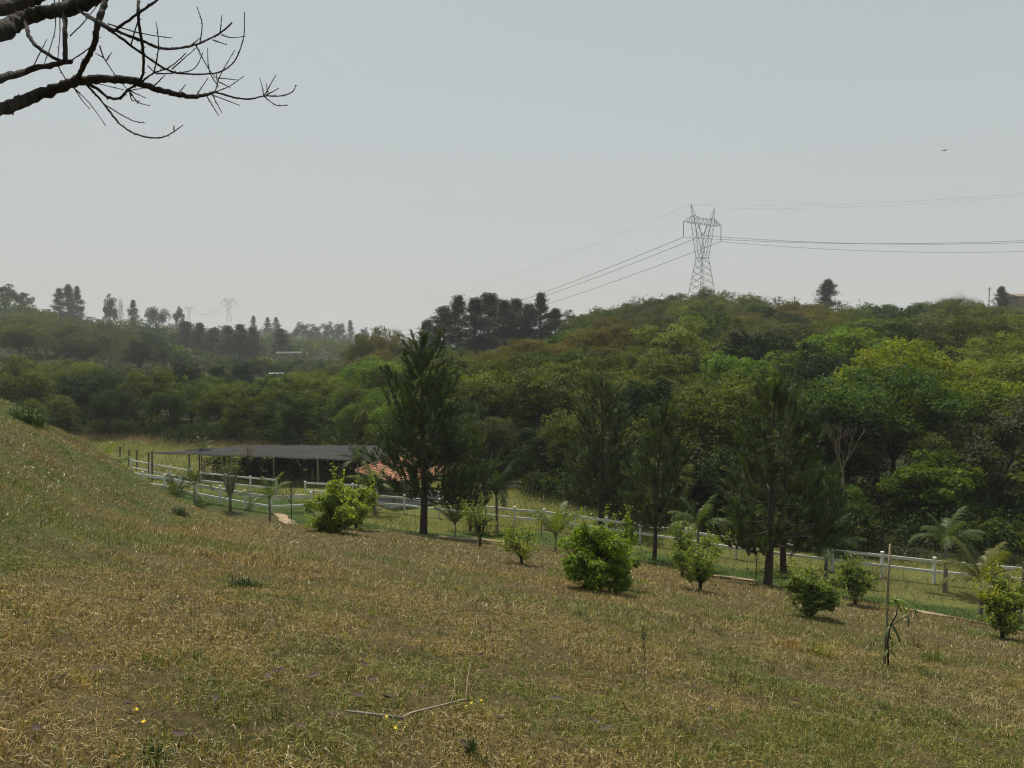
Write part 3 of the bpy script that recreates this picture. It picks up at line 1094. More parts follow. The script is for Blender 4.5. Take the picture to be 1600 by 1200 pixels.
far_list = [
    (8, 443, 400, 'dense', 40, "dark rounded tree at the left photo edge of the skyline", 'broadleaf_tree'),
    (38, 455, 410, 'dense', 26, "small round tree right of the leftmost skyline tree", 'broadleaf_tree'),
    (92, 450, 420, 'tallpine', 22, "leftmost of the three tall open-crowned skyline trees", 'pine_tree'),
    (106, 444, 425, 'tallpine', 26, "tallest middle one of the three open-crowned skyline trees", 'pine_tree'),
    (120, 447, 420, 'tallpine', 26, "rightmost of the three tall open-crowned skyline trees", 'pine_tree'),
    (172, 459, 470, 'dense', 22, "narrow pointed dark tree on the left skyline", 'broadleaf_tree'),
    (188, 470, 480, 'sparse', 9, "thin pale tree beside the narrow pointed skyline tree", 'broadleaf_tree'),
    (208, 469, 480, 'tallpine', 20, "small open-headed tree right of the thin pale skyline tree", 'pine_tree'),
    (244, 478, 500, 'round', 34, "domed tree on the left skyline before the distant pylons", 'broadleaf_tree'),
    (280, 481, 520, 'round', 18, "small round tree on the skyline beside the fainter pylon", 'broadleaf_tree'),
    (231, 515, 300, 'dense', 50, "dark domed tree halfway up the left hillside", 'broadleaf_tree'),
    (290, 502, 335, 'tallpine', 46, "leftmost hazy blue-dark pine of the hillside stand", 'pine_tree'),
    (312, 504, 330, 'tallpine', 44, "second pine from left in the hazy hillside stand", 'pine_tree'),
    (334, 512, 335, 'tallpine', 40, "lower middle pine in the hazy hillside stand", 'pine_tree'),
    (356, 509, 328, 'tallpine', 44, "pine just left of the two darkest in the hazy stand", 'pine_tree'),
    (375, 507, 326, 'tallpine', 46, "tall dark pine near the right end of the hazy stand", 'pine_tree'),
    (394, 511, 332, 'tallpine', 40, "rightmost dark pine of the hazy hillside stand", 'pine_tree'),
    (438, 513, 350, 'tallpine', 40, "lone hazy pine standing above the far pale roofs", 'pine_tree'),
    (396, 493, 640, 'tallpine', 12, "tiny round-headed tree right of the nearer distant pylon", 'pine_tree'),
    (418, 496, 640, 'tallpine', 16, "left tree of the far pair of round-headed skyline trees", 'pine_tree'),
    (431, 496, 640, 'tallpine', 18, "right tree of the far pair of round-headed skyline trees", 'pine_tree'),
    (472, 503, 660, 'dense', 30, "hazy domed tree at the left of the far grey treeline", 'broadleaf_tree'),
    (492, 506, 660, 'dense', 24, "hazy tree right of the far domed tree", 'broadleaf_tree'),
    (513, 502, 680, 'dense', 22, "tall hazy tree in the middle of the far grey treeline", 'broadleaf_tree'),
    (530, 503, 680, 'dense', 22, "hazy tree beside the umbrella-headed far pine", 'broadleaf_tree'),
    (547, 500, 690, 'tallpine', 18, "umbrella-headed far pine left of the rust-brown tree", 'pine_tree'),
    (570, 511, 760, 'dense', 16, "faint far tree just over the rust-brown tree's left shoulder", 'broadleaf_tree'),
    (588, 511, 780, 'dense', 16, "faintest far tree peeping over the rust-brown tree", 'broadleaf_tree'),
]
for (px, pt, Y, kind, w, lab, nm) in far_list:
    grounded_tree(px, pt, Y, kind, w, (.026, .036, .022) if kind != 'sparse' else (.1, .09, .07), lab, "trees along the hazy left hills", nm)


def bare_tree(px, pbase, ptop, Y, label, seed):
    g2 = np.random.default_rng(seed)
    b = P(px, pbase, Y)
    Ht = P(px, ptop, Y).z - b.z
    r = thing("bare_tree", label, "tree", b, 0)
    mb = MB()
    mb.tube([(0, 0, -2.5), (.05, 0, 0), (0, .05, Ht * .25)], [.09, .08, .06], 6)
    m2 = MB()

    def grow(p, d_, ln, rr, lev):
        e = p + d_ * ln + Vector(g2.normal(0, .08 * ln, 3))
        m2.tube([p, (p + e) / 2 + Vector(g2.normal(0, .06 * ln, 3)), e], [rr, rr * .8, rr * .55], 4, False)
        if lev > 0:
            for _ in range(2 if lev > 1 else 3):
                grow(e, (d_ + Vector(g2.normal(0, .35, 3)) + Vector((0, 0, .2))).normalized(), ln * .66, rr * .62, lev - 1)
    for k in range(6):
        a = k * 1.1
        grow(Vector((0, .03, Ht * .2)), Vector((math.cos(a) * .32, math.sin(a) * .32, 1)).normalized(), Ht * .30, .030, 3)
    mb.build("trunk", M_old_wood, r, True)
    m2.build("branches", M_old_wood, r, True)


bare_tree(1316, 760, 652, 41.0, "bare grey tree with upright leafless branches against the dark woods", 5)


# ------------------------------------------------------------------ young pines on the slope
def pine_proto(seed, Ht, W, base, dens=1.0, trunk_r=.15, lean=(0, 0)):
    g = np.random.default_rng(seed)
    tb, br = MB(), MB()

    def axis(z):
        f = z / Ht
        return np.array([lean[0] * f + .05 * math.sin(z * .9 + seed), lean[1] * f + .04 * math.cos(z * .7), z])
    zs = np.linspace(-.4, Ht, 12)
    tb.tube([tuple(axis(z)) for z in zs], [trunk_r * (1.15 if z < .1 else 1) * (1 - .90 * max(0, z) / Ht) for z in zs], 9)
    shoots = []

    def shoot(c, d, ln):
        shoots.append((c, d / np.linalg.norm(d), ln))
    z = base
    while z < Ht - .25:
        f = (z - base) / (Ht - base)
        rad = W * (1 - f) ** .80 * (0.70 + .30 * min(1, f / .12)) + .15
        n = int(g.integers(5, 8))
        a0 = g.uniform(0, 6.28)
        for k in range(n):
            a = a0 + k * 6.283 / n + g.normal(0, .25)
            if g.random() < .16:
                continue
            L = rad * g.uniform(.5, 1.18) * (1 + .18 * math.cos(a - seed))
            rise = (.06 + .55 * f) * L
            c0 = axis(z)
            out = np.array([math.cos(a), math.sin(a), 0])
            P0 = [c0 + out * L * q + np.array([0, 0, rise * q ** 1.8 - .10 * L * math.sin(q * 3.1) * (1 - f)]) for q in np.linspace(0, 1, 6)]
            br.tube([tuple(p) for p in P0], np.linspace(max(.012, .035 * (1 - f) * L / 2 + .012), .008, 6), 5, False)
            tipd = P0[-1] - P0[-2]
            shoot(P0[-1], tipd / np.linalg.norm(tipd) * .8 + np.array([0, 0, .65]), g.uniform(.5, .8))
            ns = max(2, int(L * 2.5 * dens))
            for s in range(ns):
                q = g.uniform(.25, 1.0)
                i = min(4, int(q * 5))
                pt = P0[i] + (P0[i + 1] - P0[i]) * (q * 5 - i)
                sd = np.array([-out[1], out[0], 0]) * g.choice([-1, 1])
                d2 = out * .6 + sd * g.uniform(.3, 1.0) + np.array([0, 0, g.uniform(.1, .7)])
                ln = L * .32 * (1.15 - q) + .18
                e = pt + d2 / np.linalg.norm(d2) * ln
                br.tube([tuple(pt), tuple(e)], [.010, .005], 4, False)
                shoot(e, d2 / np.linalg.norm(d2) * .6 + np.array([g.normal(0, .3), g.normal(0, .3), g.uniform(.1, .9)]), g.uniform(.4, .75))
                if ln > .4:
                    shoot(pt + (e - pt) * .55, d2 * .6 + sd * -.6 + np.array([0, 0, .6]), g.uniform(.3, .5))
        z += g.uniform(.40, .62)
    shoot(axis(Ht - .35), np.array([0, 0, 1.0]), .9)
    for _ in range(5):
        shoot(axis(Ht - .4), np.array([g.normal(0, .5), g.normal(0, .5), 1]), .45)
    C = np.array([s[0] for s in shoots])
    D = np.array([s[1] for s in shoots])
    L = np.array([s[2] for s in shoots])
    m = 88
    N = len(C) * m
    C2, D2, L2 = np.repeat(C, m, 0), np.repeat(D, m, 0), np.repeat(L, m)
    u = g.uniform(-.5, 1.0, N)
    base_p = C2 + D2 * (L2 * u)[:, None]
    rd = unit(np.cross(D2, g.normal(size=(N, 3))))
    nd = unit(D2 * .95 + rd * g.uniform(.35, .9, (N, 1)) + np.array([0, 0, -.08]))
    ln = g.uniform(.16, .27, N)[:, None]
    wd = unit(np.cross(nd, g.normal(size=(N, 3)))) * .019
    V = np.stack([base_p - wd, base_p + wd, base_p + nd * ln], 1).reshape(-1, 3)
    st = np.repeat(np.clip(g.normal(1, .28, len(C)), .5, 1.7), m)
    t = np.clip(st + g.normal(0, .12, N), .45, 1.6)
    crown = quads_mesh("needles", V, M_needle, 3, np.repeat(t, 3))
    return dict(trunk=tb.mesh("trunk", M_pine_bark, True), branches=br.mesh("branches", M_pine_bark, True), needles=crown)


def put_pine(pr, px, pbase, Y, label, tint, rz=0.0, scale=1.0, group="young pines planted on the slope"):
    b = P(px, pbase, Y)
    r = thing("young_pine", label, "tree", (b.x, b.y, hz(b.x, b.y)), rz, group, scale)
    for k in ("trunk", "branches", "needles"):
        o = link(k, pr[k], r)
        if k == "needles":
            o.color = (*tint, 1)
    return r


pa = pine_proto(301, 9.9, 2.95, 1.75, 1.15, .20)
pb = pine_proto(302, 7.6, 2.5, 1.6, 1.1, .17, (.15, 0))
pc = pine_proto(303, 7.2, 1.75, 1.7, 1.0, .11, (.35, 0))
NT = (.050, .078, .019)
b0 = hit(662, 834)
put_pine(pa, 662, 834, b0.y, "largest pine, standing by the dirt path with its dark straight trunk", NT)
b0 = hit(1200, 915)
put_pine(pb, 1200, 915, b0.y, "thick-trunked pine at right whose trunk base meets the dry lawn", (0.064, 0.090, 0.026), 0.4, 1.0)
put_pine(pa, 940, 812, 45.5, "bushy pine behind the large leafy bush, trunk mostly hidden", (0.066, 0.092, 0.029), 2.0, .90)
put_pine(pc, 1021, 876, 36.0, "slender leaning pine just right of the large leafy bush", (0.065, 0.092, 0.026), 0.0, 1.0)
put_pine(pb, 1225, 899, 35.5, "thinner pine right behind the thick-trunked pine", (0.060, 0.086, 0.026), 2.6, 0.93)
put_pine(pc, 735, 812, 43.0, "small lighter pine close behind the largest pine's right side", (0.077, 0.101, 0.029), 1.2, 0.85)
put_pine(pc, 1300, 880, 37.5, "low pine at the right end of the young pines", (0.060, 0.086, 0.026), 3.2, 0.66)


# ------------------------------------------------------------------ fences
def fence(name, label, pts, hgt, rails, spacing=2.4, post=.11, group=None):
    """white post and rail fence along ground points"""
    r = thing(name, label, "fence", (pts[0][0], pts[0][1], hz(*pts[0])), 0, group)
    org = Vector(r.location)
    seg = []
    for a, b in zip(pts[:-1], pts[1:]):
        a, b = Vector((*a, 0)), Vector((*b, 0))
        n = max(1, round((b - a).length / spacing))
        for i in range(n):
            seg.append(a.lerp(b, i / n))
    seg.append(Vector((*pts[-1], 0)))
    for p in seg:
        p.z = hz(p.x, p.y)
    pm = None
    for i, p in enumerate(seg):
        if pm is None:
            mb = MB()
            mb.box((0, 0, hgt / 2 - .1), (post, post, hgt + .2))
            mb.box((0, 0, hgt + .02), (post + .03, post + .03, .04))
            pm = mb.mesh("post", M_white)
        o = link("post", pm, r)
        o.location = p - org
    for a, b in zip(seg[:-1], seg[1:]):
        for h, th in rails:
            d = b - a
            ang = math.atan2(d.y, d.x)
            M = Matrix.Rotation(ang, 3, 'Z') @ Matrix.Rotation(-math.atan2(d.z, math.hypot(d.x, d.y)), 3, 'Y')
            mb = MB()
            mb.box((0, 0, 0), (d.length - post - .004, .05, th), M)
            o = mb.build("rail", M_white, r)
            o.location = (a + b) / 2 + Vector((0, 0, h)) - org
    return r


def gp(px, py, Y):
    p = P(px, py, Y)
    return (p.x, p.y)


fence("white_fence", "white two-rail fence running along the valley floor to the right photo edge",
      [gp(545, 800, 49.8), gp(632, 804, 48.8), gp(804, 825, 45.3), gp(850, 828, 44.8), gp(1000, 850, 41.5), gp(1150, 877, 38.4), gp(1300, 895, 36.4), gp(1459, 916, 34.5), gp(1640, 922, 33.2), (30.5, 30.2)], 1.18, [(1.02, .13), (.55, .12)])
fence("white_fence", "white front fence with broad rails below the grassy bank",
      [gp(190, 755, 59), gp(258, 768, 56.5), gp(307, 779, 53.8), gp(424, 796, 50.0), gp(486, 800, 50.2)], 1.25, [(1.02, .24), (.42, .15)], 2.2, .13)
fence("white_fence", "thin white paddock fence behind, left piece before the gap",
      [gp(205, 752, 64), gp(300, 764, 59.5)], 1.2, [(1.1, .10), (.5, .08)])
fence("white_fence", "thin white paddock fence behind, middle piece between two gaps",
      [gp(314, 764, 58.6), gp(432, 772, 56)], 1.2, [(1.1, .11), (.5, .10)])
fence("white_fence", "short white fence piece left of the yellow-green bush",
      [gp(477, 776, 54.8), gp(590, 786, 52.6)], 1.15, [(1.05, .12), (.5, .10)])

# ------------------------------------------------------------------ shade net and kiosk
def shade_net():
    c = P(410, 718, 62)
    r = thing("shade_net", "wide black shade net stretched flat on posts behind the white fences", "shade net", (c.x, c.y, hz(c.x, c.y)))
    org = Vector(r.location)
    A, B, Cc, D = P(232, 708, 62.5), P(640, 722, 57.5), P(640, 698, 67), P(385, 703.5, 67)
    ztop = -7.62
    nu, nv = 25, 9
    vs = []
    for j in range(nv):
        for i in range(nu):
            s, t = i / (nu - 1), j / (nv - 1)
            p = A.lerp(B, s).lerp(D.lerp(Cc, s), t)
            sag = .06 * math.sin(s * math.pi * 6) ** 2 + .05 * math.sin(t * math.pi * 2) ** 2
            vs.append((p.x - org.x, p.y - org.y, ztop - sag - org.z))
    fs = [(j * nu + i, j * nu + i + 1, (j + 1) * nu + i + 1, (j + 1) * nu + i) for j in range(nv - 1) for i in range(nu - 1)]
    mb = MB()
    mb.add(vs, fs)
    n0 = mb.build("net", M_net, r, True)
    so = n0.modifiers.new("thick", 'SOLIDIFY')
    so.thickness = .02
    for s in np.linspace(0, 1, 7):
        for t in (0, .5, 1):
            p = A.lerp(B, s).lerp(D.lerp(Cc, s), t)
            g0 = hz(p.x, p.y)
            mb = MB()
            mb.tube([(0, 0, -.2), (0, 0, ztop - g0 + .05)], .06 if t else .075, 7)
            o = mb.build("post", M_pale_wood if (t == 0 and abs(s - 2 / 3) < .01) else M_old_wood, r)
            o.location = Vector((p.x, p.y, g0)) - org


shade_net()


def kiosk():
    c = P(634, 757, 54)
    gz = hz(c.x, c.y)
    r = thing("kiosk", "open kiosk with a red clay tile roof behind the largest pine", "kiosk", (c.x, c.y, gz), R(38))
    eh, rh, W, L = 1.95, 3.1, 2.25, 2.25
    ov = .35
    # four roof slopes built as courses of half-round tiles
    apex = Vector((0, 0, rh))
    cor = [Vector((-W - ov, -L - ov, eh - .18)), Vector((W + ov, -L - ov, eh - .18)), Vector((W + ov, L + ov, eh - .18)), Vector((-W - ov, L + ov, eh - .18))]
    for k in range(4):
        a, b = cor[k], cor[(k + 1) % 4]
        mb = MB()
        nrow = 13
        for j in range(nrow):
            t0, t1 = j / nrow, (j + 1) / nrow
            a0, b0_ = a.lerp(apex, t0), b.lerp(apex, t0)
            a1, b1 = a.lerp(apex, t1), b.lerp(apex, t1)
            nn = (b - a).cross(apex - a).normalized()
            w0 = (b0_ - a0).length
            ncol = max(1, int(w0 / .21))
            m = ncol * 4
            vs = []
            for (q0, q1, lift) in ((a0, b0_, .075), (a1, b1, .02)):
                for i in range(m + 1):
                    s = i / m
                    p = q0.lerp(q1, s) + nn * (lift + .05 * abs(math.sin(s * ncol * math.pi)))
                    vs.append(tuple(p))
            mb.add(vs, [(i, i + 1, m + 1 + i + 1, m + 1 + i) for i in range(m)])
            vs2 = [v for v in vs[:m + 1]] + [tuple(Vector(v) - nn * .06) for v in vs[:m + 1]]
            mb.add(vs2, [(i, m + 1 + i, m + 2 + i, i + 1) for i in range(m)])
        tag(mb.build("roof_tiles", M_tile, r), kind="stuff")
        h = MB()
        h.tube([tuple(a + Vector((0, 0, .10))), tuple(apex + Vector((0, 0, .12)))], .10, 8)
        h.build("hip_ridge", M_tile, r)
        mb = MB()
        mb.tube([tuple(a + Vector((0, 0, -.02))), tuple(b + Vector((0, 0, -.02)))], .06, 4)
        mb.build("eave_beam", M_old_wood, r)
    for sx in (-1, 1):
        for sy in (-1, 1):
            mb = MB()
            mb.tube([(sx * W, sy * L, -.3), (sx * W, sy * L, eh + .02)], .10, 8)
            mb.build("post", M_old_wood, r)
    mb = MB()
    mb.box((0, 0, .02), (2 * W + .9, 2 * L + .9, .22))
    mb.build("floor_slab", M_slab, r)
    mb = MB()
    mb.box((.3, L - .2, .6), (3.2, .16, 1.0))
    mb.build("half_wall", M_wall, r)


kiosk()

for i, (px, pt, Y, h, lab) in enumerate([
    (187, 697, 69, 1.25, "leftmost dark wooden post above the bank in the meadow"),
    (201, 703, 68, 1.0, "short dark post second from left in the meadow"),
    (213, 703, 66, 1.3, "dark post left of the tallest post in the meadow"),
    (237, 704, 61.5, 1.95, "tallest dark post at the left end of the shade net"),
    (319, 724, 61, 1.25, "dark post behind the gap in the thin white fence"),
    (332, 726, 60.8, 1.2, "dark post just right of the fence gap's dark post"),
    (488, 738, 61.2, 1.1, "thin dark post under the shade net left of the pale pole"),
    (531, 736, 61.2, 1.1, "thin dark post under the shade net right of the pale pole"),
]):
    p = P(px, pt, Y)
    g0 = hz(p.x, p.y)
    mb = MB()
    mb.tube([(0, 0, -.3), (.01, 0, h * .5), (.02, .01, max(h, p.z - g0))], [.085, .08, .075], 7)
    if i in (0, 2):
        mb.tube([(.02, 0, max(h, p.z - g0) - .12), (.22, 0, max(h, p.z - g0) - .05)], .04, 5)
    o = mb.build("wooden_post", M_old_wood)
    o.location = (p.x, p.y, g0)
    tag(o, lab, "post", "dark wooden posts in the meadow")


# ------------------------------------------------------------------ palms
def frond_mesh(L, droop, seed, leaf=.50, narrow=1.0):
    """one feather frond: arching rib with leaflets, along +x"""
    g = np.random.default_rng(seed)
    n = 14
    pts = []
    for i in range(n + 1):
        s = i / n
        a = R(62) - droop * s ** 1.25
        pts.append((s, a))
    x, z = 0.0, 0.0
    Q = [Vector((0, 0, 0))]
    for s, a in pts[1:]:
        x += L / n * math.cos(a)
        z += L / n * math.sin(a)
        Q.append(Vector((x, 0, z)))
    mb = MB()
    mb.tube([tuple(q) for q in Q], list(np.linspace(.022, .005, n + 1) * (L / 1.8)), 4, False)
    tri = []
    for i in range(46):
        s = .16 + .84 * i / 45
        k = min(n - 1, int(s * n))
        q = Q[k].lerp(Q[k + 1], s * n - k)
        t = (Q[k + 1] - Q[k]).normalized()
        for sd in (-1, 1):
            l_ = leaf * (math.sin(math.pi * min(.98, .15 + s * .8)) ** .6) * g.uniform(.85, 1.1) * narrow
            d = (t * .75 + Vector((0, sd * .8, 0)) + Vector((0, 0, g.uniform(-.45, .15)))).normalized()
            w = t * .0135 * (L / 1.5)
            m_ = q + d * l_ * .55
            e = q + d * l_ + Vector((0, 0, -l_ * .35))
            mb.add([tuple(q - w), tuple(q + w), tuple(m_ + w * .9), tuple(m_ - w * .9), tuple(e)], [(0, 1, 2, 3), (3, 2, 4)])
    me = mb.mesh("frond", M_palm)
    a = me.attributes.new("tint", 'FLOAT', 'POINT')
    a.data.foreach_set("value", np.clip(g.normal(1, .12, len(me.vertices)), .6, 1.5).astype(np.float32))
    return me


FR = [frond_mesh(1.8, R(d), 400 + i) for i, d in enumerate((45, 75, 100, 125))]


def palm(px, pbase, Y, trunk_h, frond_len, n, label, tint, seed, trunk_r=.07, upright=0.0, ground=None, group="young palms planted along the fences"):
    g = np.random.default_rng(seed)
    b = P(px, pbase, Y)
    z0 = hz(b.x, b.y) if ground is None else ground
    r = thing("palm_tree", label, "palm", (b.x, b.y, z0), 0, group)
    mb = MB()
    zz = [-.3, 0, trunk_h * .3, trunk_h * .7, trunk_h]
    mb.tube([(.02 * math.sin(z * 2), .02 * math.cos(z), z) for z in zz], [trunk_r * 1.5, trunk_r * 1.4, trunk_r * 1.1, trunk_r, trunk_r * .75], 8)
    mb.build("trunk", M_grey_bark, r, True)
    for i in range(n):
        k = min(3, int(i / n * 4)) if upright == 0 else (0 if i < n * .8 else 1)
        o = link("frond", FR[k], r)
        o.color = (*(np.array(tint) * g.uniform(.85, 1.2)), 1)
        o.location = (0, 0, trunk_h - .02)
        s = frond_len / 1.8 * g.uniform(.85, 1.1)
        o.scale = (s, s, s)
        pitch = (-R(24) + R(48) * (i / n)) if upright == 0 else -R(14) * g.random()
        o.rotation_euler = (0, pitch, i * 2.4 + g.uniform(-.2, .2))
    return r


PT = (.065, .085, .024)
PBR = (.135, .175, .035)
palm(150, 720, 36.0, .15, 1.9, 8, "bright green palm top showing over the crest of the grassy bank", PBR, 1)
pbank = hit(276, 766)
palm(275, 766, 46.5, 1.55, 1.75, 10, "slim palm in front of the fence, left of the many-stemmed sapling", PT, 2, .06)
palm(303, 770, 52.5, 1.3, 1.6, 9, "pale drooping palm behind the slim palm by the front fence", PT, 3, .05)
palm(315, 722, 64.5, 2.1, 1.3, 7, "small slender palm rising over the shade net's left end", (.09, .12, .05), 4, .05)
palm(421, 797, 46.0, 1.75, 1.8, 8, "palm with a dark trunk between the sapling and the bare sapling", (.10, .135, .03), 5, .07)
palm(585, 800, 48.0, 1.6, 1.9, 10, "pale drooping palm just right of the yellow-green bush", (.12, .155, .04), 6, .06)
palm(560, 790, 51.0, 2.9, 1.7, 9, "dark drooping palm before the kiosk's tiled roof", (.055, .075, .025), 7, .06)
palm(776, 812, 43.5, 2.1, 2.2, 13, "dense dark palm right of the largest pine", (.040, .058, .026), 8, .08)
palm(711, 838, 36.5, .6, 1.35, 6, "thin young palm by the path right of the largest pine", (.09, .12, .03), 9, .035, 1)
palm(868, 851, 36.0, .7, 1.9, 7, "bright upright palm left of the large leafy bush", (.13, .16, .03), 10, .05, 1)
palm(1090, 895, 31.5, 1.9, 1.7, 10, "palm with pale arching fronds behind the round citrus tree", (.085, .115, .035), 11, .06)
palm(1290, 905, 33.5, 1.2, 2.0, 12, "shaded palm between the two dark citrus bushes", (.055, .080, .026), 12, .08)
palm(1476, 931, 32.8, 2.15, 1.75, 12, "palm with a clean trunk in front of the right-hand fence", (.075, .105, .035), 13, .085)
b0 = hit(1532, 972)
palm(1532, 972, b0.y, 1.1, 1.65, 11, "palm with drooping yellowing fronds behind the rightmost citrus tree", (.12, .125, .03), 14, .06)


# ------------------------------------------------------------------ citrus bushes and saplings
def bush(px, pbase, ptop, wpx, label, tint, seed, kind, name="citrus_tree", group=None, Y=None, leaf=.085, nl=26, nsub=22, nleaf=12, base=.12, bark=M_bark, lobe=.34, jit=.32, stems=4):
    g = np.random.default_rng(seed)
    h0 = hit(px, pbase)
    Y = Y or h0.y
    b = P(px, pbase, Y)
    z0 = hz(b.x, b.y)
    Ht = P(px, ptop, Y).z - z0
    W = wpx * Y / 1200 / 2
    r = thing(name, label, kind, (b.x, b.y, z0), g.uniform(0, 6), group)
    nleaf = int(nleaf * 1.35)
    p, nr, t, lob = crown_pts(g, W * .88, Ht * .92, Ht * base, nl, nsub, nleaf, 1.0, lobe * .9, jit * .7, -1, .03)
    # leafy shoots that break the outline
    sp, sn, st = [p], [nr], [t]
    for _ in range(int(nl * 1.6)):
        c0 = lob[int(g.integers(0, len(lob)))]
        d = c0 - np.array([0, 0, Ht * .35])
        d = d / np.linalg.norm(d) * .8 + np.array([0, 0, g.uniform(.2, .9)]) + g.normal(0, .25, 3)
        d = d / np.linalg.norm(d)
        k_ = int(g.integers(8, 18))
        q_ = c0 + d * (g.uniform(.15, .52) * W + np.linspace(0, .30, k_)[:, None] * Ht * .6) + g.normal(0, leaf * .45, (k_, 3))
        sp.append(q_)
        sn.append(g.normal(size=(k_, 3)) + d)
        st.append(np.full(k_, np.clip(g.normal(1.12, .15), .7, 1.6)))
    p, nr, t = np.concatenate(sp), np.concatenate(sn), np.concatenate(st)
    kk = p[:, 2] > .03
    p, nr, t = p[kk], nr[kk], t[kk]
    V = leaf_verts(p, nr, leaf * g.uniform(.55, 1.35, len(p)), .5, .14, g)
    me = quads_mesh("crown", V, M_shrub, 4, np.repeat(t, 4))
    o = link("crown", me, r)
    o.color = (*tint, 1)
    mb = MB()
    th = Ht * max(.12, base)
    for s in range(stems):
        a = s * 6.28 / stems + .4
        mb.tube([(.02 * math.cos(a), .02 * math.sin(a), -.15), (.03 * math.cos(a), .03 * math.sin(a), th * .8), (W * .35 * math.cos(a), W * .35 * math.sin(a), Ht * .5), (W * .5 * math.cos(a + .3), W * .5 * math.sin(a + .3), Ht * .8)],
                [.019 * Ht, .015 * Ht, .009 * Ht, .004], 6)
    for c0 in lob:
        mb.tube([(0, 0, th), (c0[0] * .5, c0[1] * .5, th + (c0[2] - th) * .6), tuple(c0)], [.012 * Ht, .008 * Ht, .003], 4, False)
    mb.build("trunk", bark, r, True)
    return r


BR = (.21, .27, .03)
bush(528, 832, 752, 92, "dense yellow-green bush left of the largest pine", BR, 1, "bush", "leafy_bush", nl=34, nsub=26, nleaf=14, base=-.14, leaf=.11, lobe=.36)
bush(556, 800, 742, 66, "tall yellow-green plant growing out behind the dense bush", BR, 2, "bush", "leafy_bush", Y=33, nl=20, nsub=20, nleaf=10, leaf=.13)
bush(932, 923, 797, 118, "large glossy leafy bush in the middle of the lawn edge", (.175, .255, .028), 3, "bush", "leafy_bush", nl=44, nsub=30, nleaf=16, base=-.14, leaf=.072, lobe=.32)
bush(975, 905, 800, 55, "lighter upright shrub pressed against the large glossy bush", (.17, .23, .045), 4, "bush", "leafy_bush", Y=19.5, nl=14, nsub=14, nleaf=8, leaf=.08)
bush(815, 881, 808, 76, "open yellow-green citrus tree with forked trunk left of the large bush", (.22, .26, .04), 5, "tree", nl=20, nsub=12, nleaf=7, base=.12, leaf=.07, jit=.5)
bush(750, 854, 772, 50, "upright many-stemmed sapling right of the largest pine", (.16, .20, .04), 6, "tree", "sapling", nl=16, nsub=10, nleaf=6, base=.16, leaf=.10, jit=.5, stems=6)
bush(1094, 923, 822, 92, "round citrus tree with short trunk right of the large bush", (.155, .21, .034), 7, "tree", nl=24, nsub=16, nleaf=10, base=.13, leaf=.072, stems=3)
bush(1066, 889, 815, 50, "airy sapling just behind the round citrus tree's left side", (.14, .19, .045), 8, "tree", "sapling", Y=27, nl=14, nsub=10, nleaf=6, base=.4, leaf=.09, stems=2)
bush(1268, 964, 872, 82, "dark green citrus bush with pale leaf tips near the path", (.15, .20, .05), 9, "tree", nl=30, nsub=18, nleaf=11, base=0, leaf=.075, stems=4)
bush(1336, 944, 868, 66, "dark green citrus tree left of the tall stake", (.15, .20, .046), 10, "tree", nl=22, nsub=16, nleaf=9, base=.14, leaf=.08, stems=3)
bush(1566, 998, 900, 86, "rightmost citrus tree with twisted trunk at the photo edge", (.20, .235, .036), 11, "tree", nl=26, nsub=16, nleaf=9, base=.13, leaf=.08, stems=3)
bush(360, 797, 708, 50, "many-stemmed thin-leaved sapling below the shade net", (.12, .135, .04), 12, "tree", "sapling", nl=18, nsub=8, nleaf=5, base=.25, leaf=.11, jit=.6, stems=9, bark=M_grey_bark)


def whip(px, pbase, ptop, label, seed, Y=None, wood=M_bark, n=14, leafy=0.0, tint=(.08, .1, .03), name="sapling", cat="sapling"):
    g = np.random.default_rng(seed)
    h0 = hit(px, pbase)
    Y = Y or h0.y
    b = P(px, pbase, Y)
    z0 = hz(b.x, b.y)
    Ht = P(px, ptop, Y).z - z0
    r = thing(name, label, cat, (b.x, b.y, z0))
    mb = MB()
    mb.tube([(0, 0, -.1), (.02, 0, Ht * .4), (-.02, .02, Ht * .7), (0, 0, Ht)], [.012 * Ht, .010 * Ht, .007 * Ht, .003], 6)
    ends = []
    for i in range(n):
        z = Ht * g.uniform(.3, .85)
        a = g.uniform(0, 6.28)
        l_ = Ht * g.uniform(.12, .3)
        e = (math.cos(a) * l_ * .45, math.sin(a) * l_ * .45, z + l_)
        mb.tube([(0, 0, z), (e[0] * .6, e[1] * .6, z + l_ * .4), e], [.006 * Ht, .004 * Ht, .002 * Ht], 4, False)
        ends.append(e)
    mb.build("stem", wood, r, True)
    if leafy:
        k = int(len(ends) * leafy * 8)
        c = np.array(ends)[g.integers(0, len(ends), k)] + g.normal(0, .05 * Ht, (k, 3))
        V = leaf_verts(c, g.normal(size=(k, 3)), .045 * Ht * g.uniform(.7, 1.3, k), .5, .1, g)
        o = link("leaves", quads_mesh("leaves", V, M_leaf, 4, np.repeat(np.clip(g.normal(1, .15, k), .6, 1.5), 4)), r)
        o.color = (*tint, 1)
    return r


